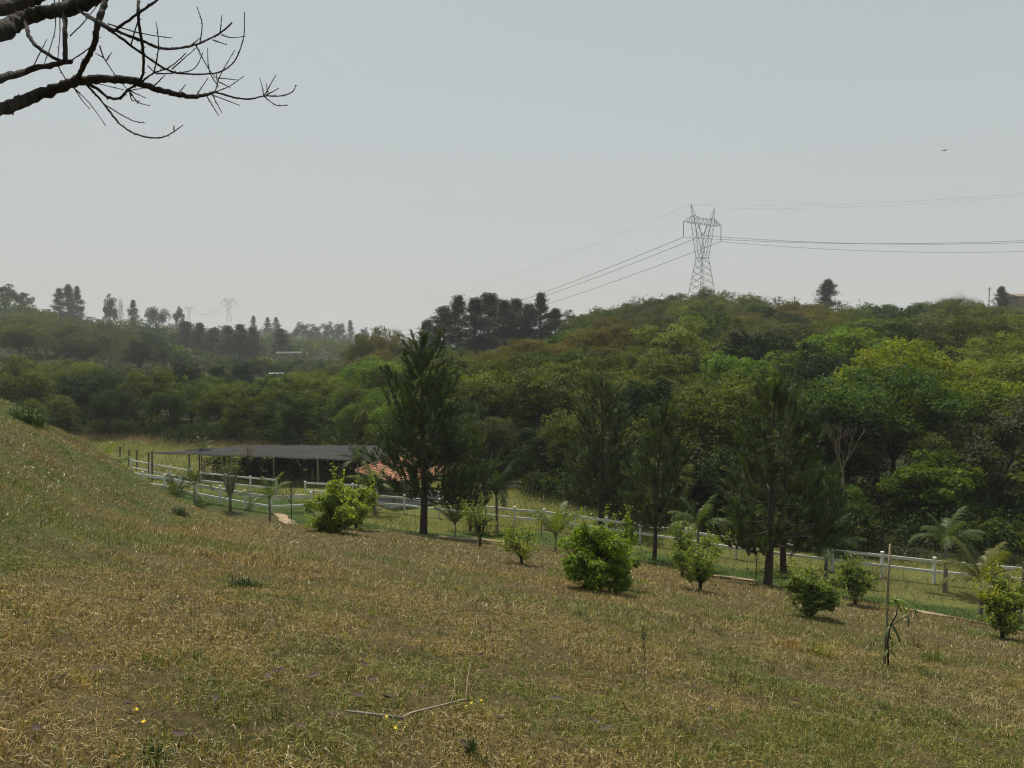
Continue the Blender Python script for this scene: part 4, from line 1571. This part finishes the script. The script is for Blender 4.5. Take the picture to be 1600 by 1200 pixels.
whip(455, 812, 735, "bare brown sapling of thin upright twigs left of the yellow-green bush", 1, n=22)
whip(1181, 905, 845, "thin sapling by the path in front of the thick-trunked pine", 2, n=9, leafy=1.0)
whip(1005, 1035, 985, "low leafless weed with spread twigs on the dry lawn", 3, n=16, leafy=1.2, tint=(.06, .07, .03), name="weed", cat="weed")
whip(985, 1032, 1000, "tiny twiggy weed left of the larger leafless weed", 4, n=10, leafy=1.0, tint=(.06, .07, .03), name="weed", cat="weed")
whip(388, 740, 695, "thin pinkish-topped tree rising before the net's left half", 5, Y=60, n=14, leafy=1.5, tint=(.16, .12, .06))
for i, (px, pb_, pt, lab) in enumerate([(1597, 930, 878, "dark wooden post at the right photo edge behind the fence"), (491, 812, 765, "thin dark stake at the left of the yellow-green bush"), (846, 840, 800, "thin dark stake by the fence left of the large bush"), (391, 798, 774, "thin dark stake right of the many-stemmed sapling")]):
    Y = 26 if i == 0 else hit(px, pb_).y
    b = P(px, pb_, Y)
    z0 = hz(b.x, b.y)
    mb = MB()
    t = P(px, pt, Y).z - z0
    mb.tube([(0, 0, -.2), (.01, 0, t * .5), (0, 0, t)], [.05, .045, .04] if i == 0 else .03, 6)
    o = mb.build("wooden_stake", M_old_wood)
    o.location = (b.x, b.y, z0)
    tag(o, lab, "stake")

# staked sapling in front right
sb = hit(1381, 1040)
zs_ = hz(sb.x, sb.y)
mb = MB()
top = P(1391, 850, sb.y)
rel = top - Vector((sb.x, sb.y, zs_))
mb.tube([(0, 0, -.25), tuple(rel * .35 + Vector((.012, 0, 0))), tuple(rel * .7), tuple(rel)], [.020, .019, .018, .015], 7)
o = mb.build("wooden_stake", M_pale_wood, smooth=True)
o.location = (sb.x, sb.y, zs_)
tag(o, "tall pale wooden stake leaning slightly beside the young mango sapling", "stake")
r = thing("mango_sapling", "young long-leaved sapling tied to the tall pale stake", "sapling", (sb.x + .045, sb.y - .06, zs_))
u_ = sb.y / 1200


def lp(px, py):
    return ((px - 1386) * u_, 0, (1040 - py) * u_ * 1.0)


mb = MB()
mb.tube([(0, 0, -.1), lp(1383, 1000), lp(1386, 975), lp(1391, 965), lp(1396, 955), lp(1397, 942), lp(1393, 933)], [.014, .013, .012, .011, .009, .007, .005], 6)
mb.tube([lp(1386, 975), lp(1405, 962), lp(1418, 955), lp(1421, 944)], [.007, .005, .004, .003], 5)
mb.build("stem", M_bark, r, True)


def long_leaf(L, w, droop):
    v = []
    n = 5
    for i in range(n + 1):
        s = i / n
        ww = w * math.sin(math.pi * min(1, .08 + s * .92)) ** .8
        x = L * s
        z = -droop * L * s * s
        v += [(x, -ww, z + ww * .35), (x, 0, z), (x, ww, z + ww * .35)]
    f = []
    for i in range(n):
        a = i * 3
        f += [(a, a + 1, a + 4, a + 3), (a + 1, a + 2, a + 5, a + 4)]
    mb = MB()
    mb.add(v, f)
    me = mb.mesh("leaf", M_palm, True)
    at = me.attributes.new("tint", 'FLOAT', 'POINT')
    at.data.foreach_set("value", np.ones(len(me.vertices), np.float32))
    return me


LL = [long_leaf(.20, .022, .5), long_leaf(.24, .024, .9), long_leaf(.16, .02, .2)]
g3 = np.random.default_rng(9)
for (px, py, n, c) in [(1393, 931, 7, (.14, .18, .03)), (1421, 944, 6, (.08, .12, .03)), (1388, 973, 7, (.07, .11, .03)), (1384, 1012, 5, (.10, .13, .04)), (1386, 990, 3, (.12, .15, .03)), (1414, 957, 4, (.07, .1, .03))]:
    for k in range(n):
        o = link("leaf", LL[int(g3.integers(0, 3))], r)
        o.location = lp(px, py)
        o.rotation_euler = (g3.uniform(-.4, .4), g3.uniform(-.5, .7), k * 6.28 / n + g3.uniform(-.4, .4))
        o.color = (*c, 1)
        o.scale = (g3.uniform(.75, 1.05),) * 3


# ------------------------------------------------------------------ tufts, flowers, litter, stick
def tuft(px, py, name, label, n, h, spread, col, seed, lean=.6, w=.008, cat="grass tuft", group=None):
    g = np.random.default_rng(seed)
    b = hit(px, py)
    X = g.normal(0, spread, n)
    Y = g.normal(0, spread, n)
    a = np.arctan2(Y, X) + g.normal(0, .5, n)
    hh = h * g.uniform(.55, 1.1, n)
    ln = np.abs(g.normal(0, lean, n))
    out = np.stack([np.cos(a), np.sin(a), 0 * a], 1)
    base = np.stack([X, Y, np.zeros(n)], 1)
    base[:, 2] = H(b.x + X, b.y + Y) - hz(b.x, b.y) - .01
    sd = np.stack([-np.sin(a), np.cos(a), 0 * a], 1) * w * .5
    up = np.array([0, 0, 1.])
    mid = base + up * (hh * .6)[:, None] + out * (hh * ln * .35)[:, None]
    ln = np.minimum(ln, 1.1)
    tip = base + up * (hh * (1 - .45 * ln))[:, None] + out * (hh * ln * .75)[:, None]
    c = np.array(col) * g.uniform(.7, 1.3, (n, 1))
    V = np.stack([base - sd, base + sd, mid + sd * .8, mid - sd * .8], 1).reshape(-1, 3)
    V2 = np.stack([mid - sd * .8, mid + sd * .8, tip], 1).reshape(-1, 3)
    o = poly_soup(name, [(V, 4, np.repeat(c, 4, 0)), (V2, 3, np.repeat(c, 3, 0))], M_grass)
    o.location = (b.x, b.y, hz(b.x, b.y))
    return tag(o, label, cat, group)


DG = (.045, .085, .022)
YG2 = (.27, .27, .07)
tuft(737, 1178, "grass_tuft", "dark green upright grass tuft below the fallen stick", 90, .13, .028, DG, 1, .25, .006)
tuft(241, 1197, "grass_tuft", "dark green grass tuft at the bottom edge of the lawn", 90, .12, .035, DG, 2, .35, .006)
tuft(711, 1158, "grass_tuft", "small green tuft left of the dark upright tuft", 40, .08, .022, DG, 3, .3, .005)
tuft(383, 918, "grass_tuft", "dark green low weed on the dry lawn below the bank", 110, .20, .10, (.06, .085, .03), 4, .6, .018, "weed")
tuft(283, 807, "spiky_plant", "dark spiky plant low on the grassy bank", 120, .36, .12, (.05, .075, .028), 5, .7, .025, "plant")
tuft(48, 660, "spiky_plant", "green spiky clump on the crest of the grassy bank", 420, .62, .20, (.06, .11, .022), 6, .95, .022, "plant")
tuft(1278, 1022, "grass_tuft", "yellow-green coarse tuft left of the tall stake", 170, .27, .12, YG2, 7, .8, .012)
tuft(1240, 1015, "grass_tuft", "straw-yellow coarse tuft left of the yellow-green tuft", 110, .24, .09, (.36, .24, .08), 8, .8, .010)
tuft(1462, 1036, "grass_tuft", "green and yellow coarse tuft right of the tall stake", 170, .28, .11, (.18, .20, .05), 9, .8, .010)
tuft(1365, 1150, "grass_tuft", "pale green spreading tuft near the bottom right lawn", 150, .17, .07, (.28, .25, .08), 10, .8, .006)
tuft(1580, 1078, "grass_tuft", "yellow-green tuft at the right photo edge of the lawn", 150, .21, .08, (.26, .22, .05), 11, .7, .007)
tuft(1450, 1088, "grass_tuft", "dull straw tuft below the tall stake", 90, .15, .07, (.26, .22, .09), 12, .7, .007)
tuft(650, 1030, "grass_tuft", "low olive tuft in the middle of the dry lawn", 120, .09, .08, (.13, .16, .035), 13, .7, .006)
tuft(1430, 1012, "grass_tuft", "thin dry brown tuft beside the young mango sapling", 60, .30, .05, (.2, .15, .07), 14, .25, .006)

# fallen stick
pts = [(540, 1119), (565, 1125), (600, 1129), (630, 1134), (642, 1130), (662, 1121), (700, 1112), (730, 1100)]
bs = [hit(*p) for p in pts]
org = bs[3].copy()
r = thing("fallen_stick", "forked dry fallen stick lying on the lawn in front", "stick", (org.x, org.y, hz(org.x, org.y)))


def lift(v, h):
    return Vector((v.x, v.y, hz(v.x, v.y) + h)) - Vector(r.location)


mb = MB()
mb.tube([lift(b, .035) for b in bs[:4]], [.006, .011, .012, .010], 6)
mb.build("thick_end", M_grey_bark, r, True)
mb = MB()
mb.tube([lift(b, .04) for b in bs[3:]], [.010, .008, .007, .006, .004], 6)
mb.tube([lift(hit(705, 1110), .05), lift(hit(711, 1095), .09), lift(hit(710, 1086), .13)], [.003, .0025, .0015], 5)
mb.tube([lift(hit(728, 1100), .05), lift(hit(731, 1080), .11), lift(hit(735, 1064), .17)], [.003, .0025, .0015], 5)
mb.build("fork", M_dry_stick, r, True)


def curled_leaf(seed):
    g = np.random.default_rng(seed)
    n, m = 6, 4
    vs = []
    k1, k2 = g.uniform(.6, 1.6), g.uniform(.4, 1.2)
    for i in range(n + 1):
        s = i / n - .5
        for j in range(m + 1):
            t = (j / m - .5)
            w = .5 * math.cos(s * 2.7) ** .7
            vs.append((s * .16 + g.normal(0, .002), t * w * .16 + g.normal(0, .002), .03 + k1 * s * s * .10 + k2 * (t * w) ** 2 * .3 + g.normal(0, .003)))
    fs = [(i * (m + 1) + j, i * (m + 1) + j + 1, (i + 1) * (m + 1) + j + 1, (i + 1) * (m + 1) + j) for i in range(n) for j in range(m)]
    mb = MB()
    mb.add(vs, fs)
    return mb.mesh("fallen_leaf", M_dead_leaf, True)


CL = [curled_leaf(s) for s in range(4)]
spots = [
    (515, 1134, "curled dark leaf below the stick's thick left end"), (780, 1139, "curled dark leaf right of the yellow flowers"), (660, 1087, "wide dead leaf above the stick's fork"),
    (675, 1084, "dead leaf touching the wide dead leaf above the fork"), (790, 1063, "greyish curled leaf right of the stick's upright twig"), (752, 1033, "dark dead leaf halfway up the lawn's middle"),
    (785, 956, "small dark speck of leaf far up the middle lawn"), (560, 1100, "brown leaf above the stick's thick left end"), (580, 1073, "dark leaf left of the wide dead leaf"),
    (435, 1062, "dark leaf in the left pair above bottom lawn"), (418, 1070, "pale-edged leaf in the left pair above bottom lawn"), (490, 1068, "brown leaf right of the left pair"),
    (570, 1050, "small brown leaf above the olive middle tuft"), (605, 1105, "curled leaf between wide dead leaf and stick"), (725, 1180, "dark leaf at the foot of the dark upright tuft"),
    (150, 1060, "dark leaf on the left foreground lawn"), (95, 1075, "brown curled leaf at far left foreground"), (40, 985, "dark curled leaf at the left photo edge"),
    (280, 1162, "pale curled leaf near the bottom left flowers"), (300, 1168, "dark leaf beside the pale curled leaf"), (60, 1165, "dark dead leaf in the bottom left corner"),
    (925, 1140, "brown leaf right of the bottom middle lawn"), (950, 1155, "dark leaf below the brown one in bottom middle"), (1110, 1120, "brown leaf on the right-of-middle foreground"),
    (1245, 1105, "dead leaf left of the pale spreading tuft"), (1500, 1170, "dark leaf in the bottom right lawn"), (470, 1150, "dark leaf left of the curled dark leaf"),
    (870, 1105, "small leaf between flowers and bottom middle lawn"), (340, 1110, "brown leaf between left pair and bottom flowers"), (200, 1120, "curled brown leaf on the bottom left lawn"),
]
for i, (px, py, lab) in enumerate(spots):
    b = hit(px, py)
    o = link("fallen_leaf", CL[i % 4])
    o.location = (b.x, b.y, hz(b.x, b.y) + .045)
    o.rotation_euler = (random.uniform(-.3, .3), random.uniform(-.3, .3), random.uniform(0, 6.28))
    s = random.uniform(.40, .75) * (.6 if py < 1000 else 1)
    o.scale = (s, s, s)
    tag(o, lab, "leaf", "dead leaves scattered on the dry lawn")


def flower_mesh():
    mb = MB()
    mb.tube([(0, 0, -.08), (.004, 0, 0)], .0015, 4, False)
    for k in range(6):
        a = k * math.pi / 3
        c, s = math.cos(a), math.sin(a)
        mb.add([(0, 0, 0), (.006 * c - .005 * s, .006 * s + .005 * c, .003), (.016 * c, .016 * s, .002), (.006 * c + .005 * s, .006 * s - .005 * c, .003)], [(0, 1, 2, 3)])
    return mb.mesh("yellow_flower", M_yellow)


FM = flower_mesh()
for i, (px, py, lab) in enumerate([
    (729, 1120, "tiny yellow flower, lower left of the group by the fork tip"), (737, 1117, "tiny yellow flower in the middle of the group by the fork tip"), (752, 1113, "tiny yellow flower, upper right of the group by the fork tip"),
    (755, 1119, "tiny yellow flower, lower right of the group by the fork tip"), (618, 1157, "yellow flower lowest under the stick's thick end"), (634, 1148, "yellow flower right below the stick's bend"),
    (604, 1140, "yellow flower just under the stick's thick end"), (940, 1102, "single yellow flower alone on the middle right foreground"), (214, 1130, "yellow flower left of the bottom left pair"), (225, 1152, "yellow flower lowest of the bottom left ones"), (276, 1117, "yellow flower right of the bottom left ones")]):
    b = hit(px, py)
    o = link("yellow_flower", FM)
    o.location = (b.x, b.y, hz(b.x, b.y) + .07)
    o.rotation_euler = (random.uniform(.1, .6), random.uniform(-.3, .3), random.uniform(0, 6))
    tag(o, lab, "flower", "tiny yellow flowers in the dry grass")


# ------------------------------------------------------------------ pylons and power lines
def pylon(px, Y, zbase, label, ang, scale=1.0, fine=True, rr=1.0, group=None):
    x = (px - 800) / 1200 * Y
    r = thing("pylon", label, "pylon", (x, Y, zbase), ang, group, scale)
    Hw, Hc, Ht_, Hp = 18.0, 28.3, 30.6, 33.3
    wb, ww = 3.9, 1.35
    a_, b_ = .085 * rr, .052 * rr

    def bars(mb, L, rad):
        for p, q in L:
            mb.tube([p, q], rad, 4, False)
    legs, brace = MB(), MB()
    for sx in (-1, 1):
        for sy in (-1, 1):
            mb = MB()
            mb.tube([(sx * wb, sy * wb, -1), (sx * ww, sy * ww, Hw)], a_, 4)
            mb.build("leg", M_steel, r)
    n = 9 if fine else 4
    for i in range(n):
        z0, z1 = Hw * i / n, Hw * (i + 1) / n
        w0 = wb + (ww - wb) * z0 / Hw
        w1 = wb + (ww - wb) * z1 / Hw
        for s in (-1, 1):
            bars(brace, [((-w0, s * w0, z0), (w1, s * w1, z1)), ((w0, s * w0, z0), (-w1, s * w1, z1)), ((s * w0, -w0, z0), (s * w1, w1, z1)), ((s * w0, w0, z0), (s * w1, -w1, z1))], b_)
    for s in (-1, 1):
        bars(brace, [((-ww, s * ww, Hw), (ww, s * ww, Hw)), ((s * ww, -ww, Hw), (s * ww, ww, Hw))], a_)
    brace.build("lattice_body", M_steel, r)
    for s in (-1, 1):
        mb = MB()
        o0, o1 = (ww + .05), 4.6
        i0, i1 = .15, 2.6
        for sy in (-1, 1):
            y0, y1 = sy * ww, sy * .7
            bars(mb, [((s * o0, y0, Hw), (s * o1, y1, Hc)), ((s * i0, y0, Hw + .4), (s * i1, y1, Hc))], a_ * .9)
            m_ = 6 if fine else 2
            for i in range(m_):
                t0, t1 = i / m_, (i + 1) / m_
                A = Vector((s * o0, y0, Hw)).lerp(Vector((s * o1, y1, Hc)), t0)
                B = Vector((s * i0, y0, Hw + .4)).lerp(Vector((s * i1, y1, Hc)), t1)
                C_ = Vector((s * o0, y0, Hw)).lerp(Vector((s * o1, y1, Hc)), t1)
                bars(mb, [(A, B), (B, C_)], b_ * .85)
        # earth-wire peak
        bars(mb, [((s * 4.6, .7, Hc), (s * 5.6, 0, Hp + .6)), ((s * 2.6, .7, Hc), (s * 5.6, 0, Hp + .6)), ((s * 4.6, -.7, Hc), (s * 5.6, 0, Hp + .6)), ((s * 2.6, -.7, Hc), (s * 5.6, 0, Hp + .6)),
                  ((s * 4.9, 0, Ht_), (s * 3.9, 0, Ht_))], a_ * .7)
        mb.build("tower_arm", M_steel, r)
    mb = MB()
    tip = 8.9
    for sy in (-1, 1):
        y = sy * .7
        bars(mb, [((-4.6, y, Hc), (4.6, y, Hc)), ((-4.6, y, Ht_), (-2.2, y, Ht_ - .6)), ((-2.2, y, Ht_ - .6), (2.2, y, Ht_ - .6)), ((2.2, y, Ht_ - .6), (4.6, y, Ht_)),
                  ((-4.6, y, Hc), (-tip, 0, Hc + .2)), ((4.6, y, Hc), (tip, 0, Hc + .2)), ((-4.6, y, Ht_), (-tip, 0, Hc + .3)), ((4.6, y, Ht_), (tip, 0, Hc + .3))], a_ * .85)
        k = 10 if fine else 4
        for i in range(k):
            x0, x1 = -4.6 + 9.2 * i / k, -4.6 + 9.2 * (i + 1) / k
            za = Hc if i % 2 else Ht_ - .5
            zb = Ht_ - .5 if i % 2 else Hc
            bars(mb, [((x0, y, za), (x1, y, zb))], b_ * .85)
        for s in (-1, 1):
            bars(mb, [((s * 6.0, y * .6, Hc + .05), (s * 6.0, y * .6, Ht_ - .8)), ((s * 7.3, y * .3, Hc + .1), (s * 6.0, y * .6, Ht_ - .8)), ((s * 4.6, y, Ht_), (s * 6.0, y * .6, Hc))], b_ * .8)
    mb.build("crossarm", M_steel, r)
    att = []
    for s in (-1, 0, 1):
        mb = MB()
        if s:
            pts_ = [(s * tip, 0, Hc + .1), (s * tip, 0, Hc - 4.6)]
            mb.tube(pts_, .085 * rr, 5)
            if fine:
                for z in np.linspace(.6, 4.0, 14):
                    mb.tube([(s * tip, 0, Hc - z), (s * tip, 0, Hc - z - .1)], .15, 6)
            att.append(Vector((s * tip, 0, Hc - 4.6)))
        else:
            mb.tube([(-2.2, 0, Hc - .4), (0, 0, Hc - 3.4)], .10 * rr, 5)
            mb.tube([(2.2, 0, Hc - .4), (0, 0, Hc - 3.4)], .10 * rr, 5)
            att.append(Vector((0, 0, Hc - 3.4)))
        mb.build("insulator", M_glass_ins, r)
    att += [Vector((-5.6, 0, Hp + .6)), Vector((5.6, 0, Hp + .6))]
    M = Matrix.Translation(r.location) @ Matrix.Rotation(ang, 4, 'Z') @ Matrix.Scale(scale, 4)
    return [M @ a for a in att]


ANG = math.atan2(.60, .80)
zb = P(1095, 322, 240).z - 33.9
A0 = pylon(1095, 240, zb, "large steel lattice pylon on the wooded ridge", ANG, group=None)
zf = P(359, 464, 1050).z - 33.9
A1 = pylon(359, 1050, zf, "nearer of the two faint distant pylons above the left hills", R(20), 1.0, False, 2.6)
zg = P(297, 477, 1500).z - 33.9
A2 = pylon(297, 1500, zg, "fainter smaller pylon left of the other distant pylon", R(20), 1.0, False, 3.0)


def wire(a, b, sag, rad, label, n=48):
    mb = MB()
    pts = []
    for i in range(n + 1):
        t = i / n
        p = a.lerp(b, t)
        p.z -= 4 * sag * t * (1 - t)
        pts.append(p)
    org = a.copy()
    mb.tube([p - org for p in pts], rad, 4, False)
    o = mb.build("power_line", M_wire)
    o.location = org
    tag(o, label, "power line", "power lines strung between the pylons")


names_l = ["conductor descending left from the large pylon's near arm, highest of three", "conductor descending left from the large pylon's centre, middle of three", "conductor descending left from the large pylon's far arm, lowest of three"]
for k in range(3):
    wire(A0[k], A1[k], 43, .075, names_l[k], 90)
wire(A0[3], A1[3], 36, .022, "thin earth wire descending left from the large pylon's near peak", 90)
names_r = ["upper conductor of the close pair running right from the large pylon", "lower conductor of the close pair running right from the large pylon", "lowest conductor running right from the large pylon's far arm",
           "upper thin earth wire running right from the large pylon's near peak", "lower thin earth wire running right from the large pylon's far peak"]
for k, (y1, rad, Yr) in enumerate([(376, .065, 222), (379, .065, 228), (393, .055, 234), (302, .020, 215), (306, .016, 222)]):
    q = P(1600, y1, Yr)
    a = A0[k]
    t = 1 / 1.6
    sag = 3.5
    e = a + (q - a) * 1.6
    e.z += 4 * sag * (1 - t)
    wire(a, e, sag, rad, names_r[k])
for k in range(3):
    wire(A1[k], A2[k], 12, .13, ["upper faint wire between the two distant pylons", "middle faint wire between the two distant pylons", "lower faint wire between the two distant pylons"][k], 20)

for (px, pt, Y, lab) in [(1242, 463, 226, "thin utility pole on the ridge left of the lone pine"), (1546, 449, 226, "thin utility pole on the ridge beside the small dark pine")]:
    t = P(px, pt, Y)
    g0 = hz(t.x, Y)
    r = thing("utility_pole", lab, "pole", (t.x, Y, g0))
    mb = MB()
    mb.tube([(0, 0, -.5), (0, 0, t.z - g0)], .13, 6)
    mb.build("pole", M_old_wood, r)
    mb = MB()
    mb.box((0, 0, t.z - g0 - .5), (1.6, .12, .12))
    mb.build("crossbar", M_old_wood, r)


# ------------------------------------------------------------------ far buildings
def house(px, py, Y, w, d, h, rh, wall, roof, label, rz=0.0, windows=2):
    b = P(px, py, Y)
    r = thing("house", label, "house", (b.x, b.y, b.z), rz)
    mb = MB()
    mb.box((0, 0, h / 2 - 4), (w, d, h + 8))
    mb.build("wall", wall, r)
    mb = MB()
    o = .4
    z = h + .01
    mb.add([(-w / 2 - o, -d / 2 - o, z), (w / 2 + o, -d / 2 - o, z), (w / 2 + o, d / 2 + o, z), (-w / 2 - o, d / 2 + o, z), (-w / 2 - o, 0, z + rh), (w / 2 + o, 0, z + rh)],
           [(0, 1, 5, 4), (2, 3, 4, 5), (1, 2, 5), (3, 0, 4), (3, 2, 1, 0)])
    mb.build("roof", roof, r)
    for i in range(windows):
        x = -w / 2 + w * (i + .5) / windows
        mb = MB()
        mb.box((x, -d / 2 - .03, h * .55), (min(1.2, w / windows * .5), .08, h * .4))
        mb.build("window", M_dark, r)


house(452, 557, 330, 10, 6, 1.4, .7, M_brown, M_faded, "far pale-roofed house in the trees above the valley", .2)
house(433, 597, 150, 1.9, 1.8, 1.7, .15, M_bluewall, M_bluewall, "small pale blue building glimpsed between the valley trees", .1, 1)
house(1600, 478, 232, 11, 7, 2.6, 1.0, M_brown, M_brown, "brown-roofed building on the skyline at the right photo edge", .2, 2)


# bird
bp = P(1476, 235, 70)
r = thing("bird", "small dark bird flying in the grey sky", "bird", bp, .6)
mb = MB()
mb.tube([(-.16, 0, 0), (-.1, 0, .01), (0, 0, .0), (.10, 0, .01), (.15, 0, .02), (.19, 0, .015)], [.015, .03, .05, .04, .028, .006], 8)
mb.add([(-.16, -.03, 0), (-.27, -.05, 0), (-.27, .05, 0), (-.16, .03, 0)], [(0, 1, 2, 3)])
mb.build("body", M_bird, r, True)
for s in (-1, 1):
    mb = MB()
    mb.add([(.07, s * .03, .02), (.09, s * .17, .09), (.02, s * .33, .06), (-.03, s * .18, .07), (-.06, s * .03, .01)], [(0, 1, 2, 3, 4)])
    o = mb.build("wing", M_bird, r)
    so = o.modifiers.new("thick", 'SOLIDIFY')
    so.thickness = .012


# ------------------------------------------------------------------ bare overhanging tree, upper left
def ov(zx, zy):
    """a point of the branch work; (zx, zy) in a 3.2x enlargement of the photo's corner"""
    px, py = zx / 3.2, zy / 3.2
    Y = 5.2 + .45 * math.sin(px / 55.0 + .4) + .35 * math.cos(py / 38.0 + px / 90.0)
    return P(px, py, Y)


def smooth(pts, k=5):
    out = []
    n = len(pts)
    for i in range(n - 1):
        p0, p1, p2, p3 = pts[max(0, i - 1)], pts[i], pts[i + 1], pts[min(n - 1, i + 2)]
        for j in range(k):
            t = j / k
            out.append(.5 * ((2 * p1) + (p2 - p0) * t + (2 * p0 - 5 * p1 + 4 * p2 - p3) * t * t + (3 * p1 - p0 - 3 * p2 + p3) * t ** 3))
    out.append(pts[-1])
    return out


def overhang():
    tx, ty = -4.9, 5.4
    g0 = hz(tx, ty)
    r = thing("bare_tree", "rough-barked bare tree whose dark branches hang in from the upper left", "tree", (tx, ty, g0))
    org = Vector(r.location)
    fork = ov(-760, 620)
    mb = MB()
    tp = smooth([Vector((0, 0, -.4)), Vector((.05, 0, .8)), Vector((.02, .05, 1.8)), fork - org, ov(-700, 330) - org, ov(-560, 60) - org, ov(-420, -400) - org], 5)
    mb.tube(tp, [.20 - .12 * i / len(tp) + random.uniform(-.008, .008) for i in range(len(tp))], 10)
    mb.build("trunk", M_bark, r, True)
    K = 5.2 / 1200 / 3.2
    g = np.random.default_rng(77)

    def br(name, pts, r0, r1, parent=r, n=7):
        q = smooth([ov(*p) - org for p in pts], 7)
        m = len(q)
        rad = [max(.0016, (r0 + (r1 - r0) * i / (m - 1)) * K * g.uniform(.86, 1.18)) for i in range(m)]
        q = [v + Vector(g.normal(0, 1, 3)) * min(.004, rad[i] * .15) for i, v in enumerate(q)]
        mb_ = MB()
        mb_.tube(q, rad, n)
        # buds and spurs
        for i in range(2, m - 1):
            if g.random() < .38:
                d = Vector(g.normal(0, 1, 3)).normalized()
                mb_.tube([q[i], q[i] + d * (rad[i] + .010)], [rad[i] * .6 + .0012, .0012], 4)
        return mb_.build(name, M_bark, parent, True)
    br("branch", [(-700, 430), (-350, 300), (0, 160), (100, 100), (220, 62), (340, 45), (430, 15), (520, -40), (640, -150)], 50, 26)
    br("branch", [(-640, 200), (-300, 110), (0, 40), (120, 15), (210, -30), (300, -120)], 44, 30)
    br("branch", [(-740, 560), (-350, 470), (0, 390), (150, 350), (300, 315), (355, 308)], 24, 10)
    br("branch", [(-760, 700), (-400, 650), (0, 545), (150, 490), (300, 440), (370, 405), (500, 398), (650, 402), (720, 425), (860, 465), (980, 483), (1075, 460)], 38, 7)
    br("branch", [(1075, 460), (1180, 490), (1250, 495), (1320, 480), (1400, 480), (1460, 460), (1480, 425)], 5, 2)
    br("branch", [(315, -140), (320, -10), (325, 150), (325, 310)], 12, 11)
    br("branch", [(560, -140), (530, -10), (490, 120), (470, 230), (420, 320), (385, 392)], 15, 11)
    br("branch", [(125, 95), (130, 130), (150, 190), (200, 245), (300, 305)], 11, 9)
    br("branch", [(400, 55), (500, 110), (570, 150), (700, 200), (800, 240), (900, 240), (1000, 215), (1100, 165), (1160, 115)], 8, 4)
    br("branch", [(430, 80), (560, 160), (700, 260), (830, 345), (930, 370), (1080, 365), (1160, 320), (1200, 250), (1220, 170), (1223, 60)], 6.5, 2.2)
    br("branch", [(570, 155), (680, 75), (790, 0), (900, -70)], 6, 4)
    br("branch", [(680, -140), (690, -10), (695, 120), (715, 250), (715, 370), (690, 408)], 7, 6)
    br("branch", [(390, 395), (480, 440), (540, 485), (600, 490), (640, 450), (700, 415), (770, 365), (850, 335), (930, 265)], 9, 2)
    br("branch", [(400, 400), (430, 420), (520, 520), (600, 620), (680, 670), (780, 690), (850, 670), (915, 625)], 6, 2)
    tw = [
        [(520, 520), (600, 570), (670, 605), (725, 615)], [(370, 440), (450, 520), (530, 630)], [(365, 430), (410, 500), (450, 545)], [(1075, 460), (1100, 380), (1150, 290), (1175, 250)],
        [(1075, 460), (1150, 430), (1220, 380)], [(1090, 430), (1045, 350), (1038, 240)], [(780, 370), (960, 350), (1015, 260)], [(770, 365), (790, 260), (790, 180), (780, 110)],
        [(1000, 215), (1010, 120), (985, 35)], [(1100, 165), (1110, 75)], [(1110, 175), (1160, 188), (1230, 180)], [(500, 230), (520, 290), (580, 380), (640, 450)], [(640, 450), (690, 510), (750, 528)],
        [(640, 450), (730, 490)], [(640, 455), (720, 440)], [(1060, 470), (1110, 565)], [(1050, 470), (1200, 528)], [(1320, 480), (1380, 525), (1440, 525)], [(1320, 480), (1300, 390)], [(1320, 480), (1380, 375)],
        [(1330, 478), (1395, 440)], [(540, 120), (700, 165), (860, 190)], [(270, -20), (275, 150), (220, 320)], [(295, -20), (300, 150), (290, 290)], [(160, 345), (235, 195)], [(350, 180), (420, 110), (500, 10)],
        [(360, 300), (440, 245), (500, 185)], [(655, 225), (690, 100)], [(290, 330), (330, 400)], [(980, 225), (1040, 340), (1090, 400)], [(1080, 365), (1090, 440)], [(400, 385), (500, 420), (620, 450)],
        [(1030, 475), (1095, 580)], [(980, 480), (1040, 390)], [(890, 470), (930, 420)], [(770, 430), (825, 375)], [(740, 330), (780, 370)], [(860, 345), (980, 240)], [(520, 290), (475, 265)], [(530, 305), (560, 262)],
        [(1090, 390), (1190, 400)], [(1095, 410), (1155, 440)], [(1340, 470), (1330, 415)], [(870, 650), (870, 628)], [(655, 465), (690, 520)], [(1065, 200), (1135, 225)], [(650, 460), (660, 500), (700, 505)], [(940, 238), (1000, 190)],
    ]
    for t in tw:
        br("twig", t, 3.4, 1.7, r, 5)


overhang()

# ------------------------------------------------------------------ smoke haze over the valley
m, n_, l_, out = mat_new("valley_haze")
pv = n_.new("ShaderNodeVolumePrincipled")
pv.inputs["Color"].default_value = (.93, .96, 1.0, 1)
pv.inputs["Density"].default_value = HAZE
pv.inputs["Anisotropy"].default_value = 0.0
l_.new(pv.outputs[0], out.inputs["Volume"])
mb = MB()
zlo, zhi = -11.6, 78.0
mb.box((0, 1310, (zlo + zhi) / 2), (5400, 2800, zhi - zlo))
hb = mb.build("haze", m)
tag(hb, kind="stuff")
